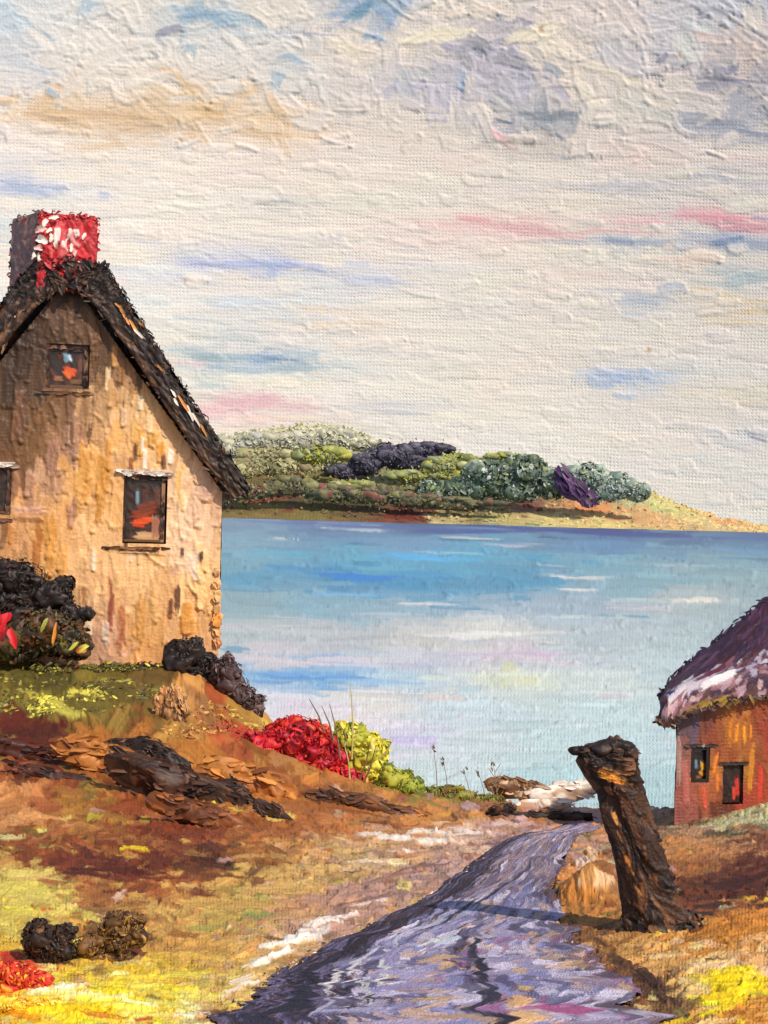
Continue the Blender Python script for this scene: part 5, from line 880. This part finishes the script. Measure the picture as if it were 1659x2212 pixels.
# ------------------------------------------------------------------ leaning wooden post
def make_post():
    d0 = gd(1425, 2010)
    path = [(1425,2030,78,d0),(1408,1960,66,d0 - .02),(1392,1900,58,d0 - .03),(1372,1830,54,d0 - .05),(1352,1770,53,d0 - .06),(1340,1715,50,d0 - .07),(1322,1675,62,d0 - .08),(1312,1648,68,d0 - .09),(1314,1626,62,d0 - .1),(1320,1610,48,d0 - .1),(1324,1601,28,d0 - .1),(1324,1597,8,d0 - .1)]
    root = thing('wooden_post', 'dark gnarled wooden post leaning left beside the road', 'post', at(1425, 2010, d0))
    H, W = 230, 150; k = np.linspace(len(path) - 1, 0, H); pa = np.array(path, float); q = np.stack([np.interp(k, np.arange(len(path)), pa[:, j]) for j in range(4)], 1)
    cv = Canvas(H, W, lin((64,44,36)), 91); s = d0 / F
    for n in range(560):
        x, y = rng.random() * W, rng.random() * H; c = lin([(54,38,34),(70,48,38),(40,30,29),(90,62,46),(32,25,26),(62,42,33),(110,72,48),(36,27,27)][rng.integers(7)]) * rng.normal(1, .12)
        cv.stroke(x, y, rng.normal(1.45, .45), rng.uniform(12, 44), rng.uniform(5, 15), c, rng.uniform(.8, 3.2), .9, rng.uniform(.15, .4), rng.normal(0, 3), .14)
    th = np.linspace(0, 2 * np.pi, W)     # th=0 faces left, pi/2 faces the camera
    seam = np.abs(np.linspace(-1, 1, W)) ** 6; cv.h = cv.h * (1 - seam)[None]; cv.blur_h()
    def S(px, py, L, B, c, ang, thk=1.5):
        i = int(np.argmin(np.abs(q[:, 1] - py))); r = np.clip((px - q[i, 0]) / q[i, 2], -.98, .98); j = math.acos(-r) / (2 * np.pi) * W
        cv.stroke(j, i, ang, L / 2.4, B / 2.4, lin(c), thk, .95, .15, 0, .12)
    for a in [(1300,1660,64,18,(226,146,60),.5),(1312,1672,60,20,(240,160,60),.4),(1322,1678,40,12,(214,130,48),.2),(1296,1650,40,8,(180,120,70),.5),(1335,1660,44,14,(150,104,66),.2),(1290,1640,80,26,(34,26,28),.1),(1310,1636,90,20,(40,30,30),.1),(1270,1628,50,18,(44,34,32),.2),(1330,1610,70,12,(120,92,74),.05),(1300,1606,60,10,(96,72,58),-.1),(1320,1760,34,9,(206,140,70),1.3),(1330,1800,30,7,(150,100,60),1.4),(1352,1860,40,8,(196,120,50),1.2),(1370,1910,34,7,(166,110,60),1.2),(1350,1740,60,20,(90,58,42),1.4),(1365,1790,70,20,(86,58,44),1.5),(1420,1950,60,10,(120,84,60),1.0),(1400,1985,70,10,(110,78,58),.4),(1420,1995,60,7,(136,100,74),.2)]: S(*a)
    rad = 1 + .10 * np.sin(3 * th + 1.)[None] + .07 * np.sin(5 * th[None] + k[:, None] * 1.3)
    ctr = at(q[:, 0], q[:, 1], q[:, 3]); R = (q[:, 2] * s * .86)[:, None] * rad + cv.h * 2.4 * s * 1.9
    cap = np.clip((k - (len(path) - 1.6)) / .6, 0, 1)
    V = np.stack([ctr[:, None, 0] - np.cos(th)[None] * R, ctr[:, None, 1] - np.sin(th)[None] * R * .8, np.broadcast_to(ctr[:, None, 2], R.shape)], -1)
    V[..., 2] += .03 * np.sin(th * 2)[None] * cap[:, None]
    mb = MB(); X, Y = np.meshgrid(np.arange(W), np.arange(H)); mb.grid(V[::-1], cv.col[::-1], np.stack([X, Y], -1) / 2.8, np.clip(cv.h, 0, 1)[::-1])
    # broken top
    n = W; top = V[0]; c0 = top.mean(0) + [0, 0, .015]; f3 = [[i, (i + 1) % n, n] for i in range(n)]; mb.add(np.concatenate([top, c0[None]]), None, f3, lin((70,52,44)))
    nd = 0; P = top[rng.integers(0, n, nd)] * .6 + c0 * .4 + rng.normal(size=(nd, 3)) * [.06, .05, .015] + [0, 0, .015]; mb.dabs(P, np.tile([-.2, -.5, .8], (nd, 1)) + rng.normal(size=(nd, 3)) * .4, np.tile([1., 0, .15], (nd, 1)) + rng.normal(size=(nd, 3)) * .3, rng.uniform(.05, .12, nd), rng.uniform(.018, .03, nd), pal([(60,46,40,3),(44,34,32,3),(110,84,66,1.2)], nd), curl=.3, lip=.3)
    mb.build('trunk', M_wall, root)
    # the beak-like splinter at the head's left
    mb = MB(); nd = 24; t = rng.random(nd); P = at(1256 + 40 * t, 1622 + 24 * t + rng.normal(size=nd) * 9, d0 - .3 + .12 * t); mb.dabs(P, np.tile([-.3, -1, .3], (nd, 1)) + rng.normal(size=(nd, 3)) * .5, np.tile([1., 0, -.45], (nd, 1)) + rng.normal(size=(nd, 3)) * .3, rng.uniform(.05, .10, nd), rng.uniform(.018, .03, nd), pal([(40,30,30,4),(58,44,38,3),(84,62,50,1)], nd), curl=.3, lip=.3)
    cl = [(1266,1630,24,16), (1284,1640,22,22)]; [lump(mb, a_, b_, e_, f_, d0 - .2, [(40,30,30,4),(56,42,36,2),(84,62,50,1)], .3, .5, 4., 2.6, .5) for a_, b_, e_, f_ in cl + [(1296,1620,30,14),(1330,1612,30,14),(1358,1630,18,18),(1250,1622,15,9),(1262,1640,16,10)]]; mb.build('splinter', M_dab, root)
    mb = MB(); [lump(mb, a_, b_, e_ * .9, f_ * .9, d0 - .08, [(50,38,34,4),(74,52,42,3),(120,84,56,1),(36,28,28,3)], f2, .5, 4., 2.8, .5) for a_, b_, e_, f_, f2 in [(1390,1985,34,44,1.3),(1430,1995,44,36,1.0),(1465,1990,30,30,.8),(1485,2005,22,16,.6),(1365,2000,18,22,1.4)]]; nd = 40; a = rng.uniform(0, 2 * np.pi, nd); base = at(1430, 2000, d0 - .05); P = base + np.stack([np.cos(a) * .27, np.sin(a) * .2 , rng.uniform(-.08, .08, nd)], 1); mb.dabs(P, np.stack([np.cos(a), np.sin(a), .6 + 0 * a], 1), np.tile([.3, 0, -1.], (nd, 1)) + rng.normal(size=(nd, 3)) * .5, rng.uniform(.05, .12, nd), rng.uniform(.02, .045, nd), pal([(50,38,34,4),(74,52,42,3),(120,84,56,1),(36,28,28,3)], nd)); mb.build('root_flare', M_dab, root)
make_post()

# ------------------------------------------------------------------ shrubs
def shrub(name, label, cat, base, cl, n, size, pal_, corecol, d=None, stems=3, tdir=(0, 0, .6), group=None, nj=.5, k=.8, elong=1.5, part='foliage', curl=.3, flow=.6, amp=4.2):
    d = gd(*base) if d is None else d; s = d / F
    root = thing(name, label, cat, at(base[0], base[1], d), group)
    cl = list(cl); c0 = list(cl)
    for (a, b, e, f) in c0:
        for i in range(4):
            w = rng.uniform(0, 6.283); q = rng.uniform(.22, .42); cl.append((a + math.cos(w) * e * rng.uniform(.75, 1.1), b + math.sin(w) * f * rng.uniform(.7, 1.05), e * q + 3, f * q + 3))
    mb = MB()
    for i, (a, b, e, f) in enumerate(cl): lump(mb, a, b, e * .86, f * .86, d - (0 if i < len(c0) else e * .2 * s), pal_, flow, .8, amp, 2.9, .55, L=(size * .16, size * elong * .32), B=(1.3, size * .17), dens=1.5)
    n1 = int(n * 2.2); P, N = clump_points(cl, d, n1, .8)
    mb.dabs(P, N + rng.normal(size=(n1, 3)) * .28, rng.normal(size=(n1, 3)) + tdir, rng.uniform(.4, 1.5, n1) * size * elong * s * .45, rng.uniform(.35, 1., n1) * size * s * .42, pal(pal_, n1), curl=.14, lip=.35)
    n2 = int(n * .6); P, N = clump_points(cl, d, n2, .6); P = P + N * rng.uniform(.0, .28, (n2, 1)) ** 1.5 * np.array(c0)[:, 3].mean() * s / (np.linalg.norm(N, axis=1, keepdims=True) + 1e-6)
    mb.dabs(P, N + np.array([0, -.6, .2]) + rng.normal(size=(n2, 3)) * .25, rng.normal(size=(n2, 3)) + tdir, rng.uniform(.3, 1., n2) * size * elong * s * .4, rng.uniform(.25, .6, n2) * size * s * .34, pal(pal_, n2), curl=.15, lip=.25, nl=5, nw=4)
    mb.build(part, M_dab, root)
    for i in range(stems):
        c = cl[i % len(cl)]; tube(root, 'stem', [at(base[0] + (i - stems / 2) * 8, base[1] + 6, d), at((base[0] + c[0]) / 2, (base[1] + c[1]) / 2, d), at(c[0], c[1] - c[3] * .4, d)], [4 * s, 3 * s, 1.5 * s], (50,36,30))
    return root
def tube(parent, name, pts, rad, col, mat=None, mb=None):
    pts = np.array(pts, float); n = len(pts); own = mb is None; mb = mb or MB(); m = 6
    k = np.linspace(0, n - 1, n * 4 - 3); P = np.stack([np.interp(k, np.arange(n), pts[:, j]) for j in range(3)], 1); r = np.interp(k, np.arange(n), rad)
    a = np.linspace(0, 2 * np.pi, m + 1); T = np.gradient(P, axis=0); T /= np.linalg.norm(T, axis=1, keepdims=True) + 1e-9
    A = np.cross(T, [0.3, 1, .1]); A /= np.linalg.norm(A, axis=1, keepdims=True); B = np.cross(T, A)
    V = P[:, None] + r[:, None, None] * (np.cos(a)[None, :, None] * A[:, None] + np.sin(a)[None, :, None] * B[:, None])
    mb.grid(V, np.clip(lin(col) * rng.normal(1, .15, V.shape[:2] + (1,)), .003, .9))
    if own: return mb.build(name, M_dab, parent)
DK = [(44,34,32,6),(32,26,26,5),(58,44,40,3),(76,56,50,1)]
shrub('dark_shrub', 'black brown shrub at the seaward corner of the cottage', 'shrub', (410,1530), [(400,1425,46,48),(440,1440,34,36),(395,1470,62,40),(350,1480,46,36),(330,1450,34,14),(430,1500,50,40),(460,1480,30,40)], 1000, 17, DK, (36,28,27), d=27.0)
shrub('purple_shrub', 'purple brown loose shrub overhanging the water beside the black shrub', 'shrub', (505,1545), [(490,1455,34,38),(505,1490,34,40),(480,1520,36,30),(530,1515,26,26),(556,1510,14,13),(545,1540,22,16),(500,1545,40,18)], 620, 15, [(84,64,64,4),(60,44,44,4),(110,88,88,2),(140,116,120,1),(44,34,34,2)], (56,42,42), d=26.6)
root = shrub('dark_bush', 'large black topped bush in front of the cottage at left edge', 'bush', (70,1430), [(40,1250,60,42),(110,1285,46,36),(20,1300,60,40),(150,1330,34,30),(60,1340,70,40),(-40,1280,60,60)], 900, 18, DK, (36,29,27), d=27.2)
d_ = 27.0; s_ = d_ / F
mb = MB(); cl = [(90,1365,80,50),(40,1390,70,46),(150,1385,46,40),(170,1400,26,26)]; lp_ = [(62,54,34,4),(48,42,30,4),(86,74,36,2),(120,110,44,1),(104,62,36,2),(70,44,34,2)]; [lump(mb, a, b, e * .88, f * .88, d_, lp_, 1.2, .7, 4., 3.4, .4) for a, b, e, f in cl]; n = 900; P, N = clump_points(cl, d_, n)
mb.dabs(P, N + rng.normal(size=(n, 3)) * .5, rng.normal(size=(n, 3)) + [0, 0, .8], rng.uniform(8, 22, n) * s_, rng.uniform(4, 9, n) * s_, pal([(62,54,34,4),(48,42,30,4),(86,74,36,2),(120,110,44,1),(104,62,36,2),(70,44,34,2)], n)); mb.build('lower_foliage', M_dab, root)['label'] = 'olive and brown lower leaves of the bush'
mb = MB(); sp = [(10,1345,44,20,1.2,(196,30,40)),(28,1378,44,16,1.9,(206,36,44)),(5,1370,36,16,1.2,(150,26,34)),(-8,1340,40,20,1.5,(190,30,40)),(118,1370,46,8,1.5,(206,130,40)),(96,1350,30,8,1.2,(150,150,60)),(178,1400,26,12,.4,(190,180,70)),(175,1405,22,12,.2,(206,110,44)),(160,1395,26,8,.8,(190,180,70))]
P = np.array([at(a, b, d_ - .95) for a, b, *_ in sp]); mb.dabs(P, np.tile([0, -1., .2], (len(sp), 1)), np.array([[math.cos(q[4]), 0, math.sin(q[4])] for q in sp]), np.array([q[2] for q in sp]) * s_, np.array([q[3] for q in sp]) * s_, lin([q[5] for q in sp]), nl=5, nw=5); mb.build('bright_leaves', M_dab, root)

r = shrub('red_flower_bush', 'crimson flowering bush spilling over the edge of the earth bank', 'flowering bush', (650,1700), [(570,1620,46,40),(640,1590,56,42),(690,1620,46,36),(600,1640,54,34),(670,1650,60,34),(540,1640,24,30),(730,1680,38,26),(770,1700,26,18),(640,1570,44,18),(750,1690,34,22),(605,1600,40,30)], 950, 20, [(176,24,36,5),(206,36,44,4),(140,18,34,3),(226,60,44,2),(214,90,50,1),(196,50,80,1.5)], (120,20,30), d=23.9, part='petals', nj=.7, curl=.5)
r = shrub('yellow_flower_bush', 'yellow green bush with tall stalks right of the crimson bush', 'flowering bush', (770,1700), [(760,1590,36,34),(790,1620,40,40),(740,1620,26,36),(800,1660,34,40),(765,1660,30,30),(820,1620,18,18)], 620, 17, [(206,196,66,4),(226,214,80,3),(168,170,56,3),(236,226,140,1),(128,136,50,2),(222,190,40,2)], (130,126,44), d=24.6)
for (a, b, c, e) in [(735,1640,712,1520),(760,1640,757,1480),(748,1600,730,1560),(720,1600,695,1525),(775,1690,800,1600),(782,1700,812,1610),(756,1690,742,1600),(820,1640,848,1600),(700,1580,668,1510)]:
    tube(r, 'stalk', [at(a, b, 23.7), at((a + c) / 2 + 4, (b + e) / 2, 23.65), at(c, e, 23.65)], [.018, .014, .006], [(190,176,110),(150,140,60),(120,100,70)][rng.integers(3)])
shrub('green_bush', 'low green bush below the yellow bush on the bank edge', 'bush', (850,1725), [(850,1690,34,34),(880,1700,30,28),(830,1705,26,22),(905,1712,24,18)], 380, 14, [(120,130,44,4),(92,104,38,4),(150,156,56,2),(176,172,60,1)], (84,92,36), d=24.0)
shrub('grass_verge', 'strip of olive grass tufts along the bank edge by the water', 'grass tufts', (980,1735), [(940,1715,40,18),(990,1722,40,18),(1030,1728,34,14),(920,1722,30,14),(1060,1730,30,16)], 420, 12, [(110,110,42,4),(84,82,36,3),(140,134,54,2),(128,92,48,2)], (80,76,36), d=24.1, elong=2.4, tdir=(0,0,2.5), stems=0, flow=1.5)
shrub('brown_bush', 'brown black scrub bush standing in the yellow meadow', 'bush', (110,2085), [(85,2030,34,30),(120,2048,34,34),(105,2075,36,20),(72,2003,13,12),(140,2020,22,18)], 520, 20, [(48,34,28,5),(66,46,34,4),(36,27,25,4),(110,74,44,1)], (40,30,26))
shrub('tan_bush', 'tan and brown ragged bush right of the scrub in the meadow', 'bush', (240,2080), [(250,2000,36,26),(195,2040,36,26),(262,2030,28,34),(285,1985,24,14),(225,2068,44,16),(300,2020,16,20)], 560, 18, [(120,84,44,4),(90,62,36,4),(66,46,34,3),(160,118,62,3),(186,140,70,1)], (84,60,36))
shrub('red_flower_patch', 'scarlet flowers in the near left corner of the meadow', 'flowers', (50,2150), [(20,2100,44,26),(70,2115,44,22),(0,2130,40,20),(90,2140,34,14)], 420, 18, [(196,44,36,5),(214,70,44,3),(160,34,34,2),(236,180,50,2),(226,130,40,1.5)], (150,60,34), stems=0, part='petals', nj=.7)
shrub('yellow_flower_patch', 'golden yellow flowers in the near left of the meadow', 'flowers', (60,2190), [(30,2172,40,16),(90,2165,40,10),(60,2195,50,18)], 260, 16, [(240,196,50,4),(236,214,90,3),(230,160,40,2)], (200,150,50), stems=0, part='petals', nj=.7)

OL = [(104,96,40,4),(84,76,34,4),(132,122,50,2),(176,164,66,1.2),(70,58,32,2),(206,192,80,.6)]
def scrub_patch(label, spots, n, size, pal_, hot=None, hotpal=None):
    mb = MB(); sp = np.array(spots, float)
    for i in range(n):
        q = sp[rng.integers(len(sp))]; a = rng.random() * 6.283; r = math.sqrt(rng.random()); px, py = q[0] + math.cos(a) * r * q[2], q[1] + math.sin(a) * r * q[3]
        d = gd(px, py) if q[4] == 0 else q[4]; s = d / F; h = size * rng.uniform(.5, 1.2)
        p_ = hotpal if hot and any((px - u) ** 2 / w ** 2 + (py - v) ** 2 / z ** 2 < 1 for u, v, w, z in hot) else pal_
        if i % 2 == 0: lump(mb, px, py - h * .1, h * rng.uniform(1., 1.7), h * .55, d + .03, p_, .2, .8, 3., 2.9, .6, L=(3, 8), B=(1.3, 2.6), dens=1.4)
        m = 6; P = at(px + rng.normal(size=m) * h * 1.3, py - rng.random(m) * h * .7, d - .05)
        mb.dabs(P, np.tile([0, -.7, .5], (m, 1)) + rng.normal(size=(m, 3)) * .3, rng.normal(size=(m, 3)) + [.5, 0, .3], rng.uniform(.4, 1.1, m) * size * s, rng.uniform(.2, .45, m) * size * s, pal(p_, m), curl=.12, lip=.3)
    tag(mb.build('scrub', M_dab), label, 'scrub', None, 'stuff')
scrub_patch('olive scrub flecked with yellow on the slope below the cottage wall', [(60,1470,90,34,0),(180,1460,110,26,26.8),(270,1465,70,22,26.8),(130,1520,140,34,0),(40,1530,90,30,0),(240,1500,90,26,0)], 230, 17, OL, [(180,1510,60,16),(110,1530,40,18),(70,1552,60,14)], [(224,212,84,3),(196,184,72,3),(150,140,58,2)])
scrub_patch('dry ochre and red scrub between pale stones and crimson bush', [(440,1548,60,20,0),(500,1580,60,24,0),(560,1590,34,22,0),(400,1585,50,16,0)], 110, 15, [(170,116,56,4),(140,90,46,3),(196,170,66,1.6),(206,150,90,1)], [(500,1600,44,24),(470,1572,26,14)], [(176,64,40,3),(150,50,36,2),(190,110,60,1)])
# dry weeds standing against the water
WEEDS = [(945,1720,936,1612,'thin dry weed with a dark double seed head, tallest over the water'),(968,1722,957,1640,'short dry weed right of the tallest one'),(1075,1750,1066,1650,'dry branching weed left of the dark stones'),(1018,1730,1000,1660,'leaning dry stalk behind the olive tufts'),(1050,1735,1034,1670,'slim dry stalk between olive tufts and dark stones')]
for (a, b, c, e, lab) in WEEDS:
    d = 24.2; t_ = thing('dry_weed', lab, 'weed', at(a, b, d), 'dry weeds on the bank edge')
    tube(t_, 'stalk', [at(a, b, d), at((a + c) / 2 + 2, (b + e) / 2, d), at(c, e, d)], [.009, .007, .004], (140,122,100))
    mb = MB(); n = 4; P = at(c + rng.normal(size=n) * 3, e + rng.uniform(-4, 14, n), d - .02); mb.dabs(P, np.tile([0, -1., 0], (n, 1)) + rng.normal(size=(n, 3)) * .3, np.tile([-.4, 0, 1.], (n, 1)) + rng.normal(size=(n, 3)) * .3, .07, .028, pal([(96,82,72,3),(130,114,98,2)], n)); mb.build('seed_head', M_dab, t_)
    if 'branching' in lab:
        for j in range(7):
            y0 = b - 20 - j * 10; x0 = a + (c - a) * (b - y0) / (b - e); tube(t_, 'twig', [at(x0, y0, d), at(x0 + (-1) ** j * 14, y0 - 22, d)], [.008, .004], (160,140,110))

# ------------------------------------------------------------------ stones
def rock(name, label, cat, px, py, rx, ry, d, pal_, rot=0., n=40, group=None, cuts=6, depth=.5, dab=14, seed=0, dirv=None, flow=0.):
    r = np.random.default_rng(seed + 500); s = d / F
    mb = MB(); V = lump(mb, px, py, rx, ry, d, pal_, flow, .5, 4.4, 2.8, .75, L=(dab * .5, dab * 1.6), B=(dab * .16, dab * .5), rot=rot, cuts=cuts, dens=.8, seed=seed + 40)
    H, W = V.shape[:2]; m = n if rx < 200 and pal_ is not W_ else n // 4; i, j2 = rng.integers(H // 7, H * 6 // 7, m), rng.integers(W // 4, W * 3 // 4, m); s = d / F
    dv = np.array([math.cos(rot), 0, math.sin(rot)]) if flow < 1 else np.array([-math.sin(rot), 0, math.cos(rot)])
    mb.dabs(V[i, j2], np.tile([0, -1., .5], (m, 1)) + rng.normal(size=(m, 3)) * .18, np.tile(dv, (m, 1)) + rng.normal(size=(m, 3)) * .3, rng.uniform(.5, 1.9, m) * dab * s, rng.uniform(.2, .5, m) * dab * s, pal(pal_, m), curl=.08, lip=.3, nl=5, nw=4)
    o = mb.build(name, M_dab); return tag(o, label, cat, group)
W_ = [(240,226,214,5),(226,204,188,3),(200,166,140,2),(250,240,230,2)]
BR = [(72,46,34,5),(56,36,29,4),(96,60,38,2),(44,30,27,3)]; OR = [(168,104,46,4),(150,88,40,3),(120,66,34,2),(184,120,56,2)]
G_ = 'rocks in the earth bank'
DB = lambda x, y, k=-.15: gd(x, y) + k
rock('boulder', 'long dark brown slab lying across the earth bank', 'rock', 405, 1704, 146, 38, DB(405,1730), BR, -.32, 90, G_, seed=1, dab=26)
rock('boulder', 'black jagged rock at the upper end of the dark slab', 'rock', 275, 1620, 52, 26, DB(275,1640), [(40,30,28,4),(54,38,32,3),(140,90,44,1)], .1, 40, G_, seed=2, dab=18)
rock('boulder', 'black lumpy rock lying on top of the dark slab', 'rock', 355, 1640, 56, 24, DB(360,1665,-.5), [(40,30,28,4),(54,38,32,3)], -.55, 50, G_, seed=3, dab=15)
rock('boulder', 'small dark pointed rock at the lower end of the slab', 'rock', 500, 1712, 52, 30, DB(500,1735,-.3), [(56,37,30,4),(46,32,28,3),(84,52,34,1)], -.5, 40, G_, seed=4, dab=20)
rock('boulder', 'brown folded rock just under the dark slab', 'rock', 420, 1760, 76, 32, DB(420,1785), [(120,68,36,4),(96,54,32,3),(144,84,42,2)], -.2, 60, G_, seed=5, dab=24)
rock('boulder', 'dark chip of rock on the orange slope below the crimson bush', 'rock', 595, 1762, 40, 17, DB(595,1775), BR, -.65, 26, G_, seed=6, dab=16)
rock('boulder', 'dark maroon ledge at the left edge of the bank', 'rock', 60, 1622, 140, 20, DB(60,1640), [(74,40,32,4),(56,32,28,3),(104,50,34,2)], -.12, 60, G_, seed=7, dab=26)
rock('boulder', 'thin dark wedge of rock below the maroon ledge', 'rock', 105, 1672, 98, 12, DB(105,1682), [(70,40,32,4),(52,34,30,3),(110,56,36,1)], -.17, 40, G_, seed=8, dab=22)
rock('boulder', 'smooth orange rock between black rock and maroon ledge', 'rock', 215, 1640, 60, 36, DB(215,1670), OR, -.3, 40, G_, seed=9, dab=28, cuts=3)
rock('boulder', 'broad orange rock face under the crimson bush', 'rock', 560, 1690, 90, 30, DB(560,1715), OR, -.25, 50, G_, seed=10, dab=30, cuts=3)
rock('boulder', 'brown rock under the right end of the crimson bush', 'rock', 735, 1728, 90, 18, DB(735,1742), [(92,58,36,4),(66,42,32,3),(130,80,42,2)], -.1, 60, G_, seed=11, dab=20)
rock('boulder', 'brown rock ledge below the green bush', 'rock', 860, 1752, 80, 13, DB(860,1762), [(140,88,46,4),(100,62,38,3),(176,118,60,2)], -.06, 50, G_, seed=12, dab=18)
rock('standing_stone', 'small round topped pale stone in front of the black shrub', 'stone', 356, 1518, 12, 32, DB(352,1552,-.1), [(206,150,96,4),(186,126,76,3),(150,100,64,1)], -.1, 22, None, seed=13, dab=14, cuts=4, flow=1.4)
rock('standing_stone', 'tall pale stone with a dark cleft in front of the black shrub', 'stone', 384, 1522, 17, 40, DB(384,1562,-.1), [(190,138,86,4),(150,104,68,2),(74,54,42,2),(206,156,104,2)], .25, 26, None, seed=14, dab=15, cuts=4, flow=1.4)
rock('boulder', 'large cream white boulder at the end of the road', 'rock', 1228, 1716, 58, 26, DB(1228,1745), W_, .05, 60, None, seed=15, dab=22)
rock('boulder', 'flat pale boulder under the large cream one', 'rock', 1180, 1738, 58, 14, DB(1180,1752), W_, .05, 40, None, seed=16, dab=20)
rock('boulder', 'brown mound of stone left of the cream boulder', 'rock', 1130, 1704, 60, 26, DB(1130,1735,.2), [(130,90,56,4),(100,68,48,3),(170,124,86,2),(206,170,140,1)], -.05, 70, None, seed=17, dab=14)
rock('boulder', 'small dark round stone beside the branching weed', 'rock', 1070, 1752, 24, 17, DB(1070,1768), [(66,46,36,4),(48,34,30,3),(110,76,50,1)], 0, 24, None, seed=18, dab=12)
rock('boulder', 'small dark stone between round stone and brown mound', 'rock', 1096, 1748, 19, 14, DB(1096,1762), [(58,42,34,4),(44,32,28,3)], 0, 18, None, seed=19, dab=11)
rock('boulder', 'long low dark strip shaped as shade in front of the cream boulder', 'rock', 1190, 1764, 86, 10, DB(1190,1773), [(52,38,32,4),(40,30,28,3),(90,64,48,1)], .02, 50, None, seed=20, dab=14)  # shadow line below the cream boulder, modelled as a low dark lump
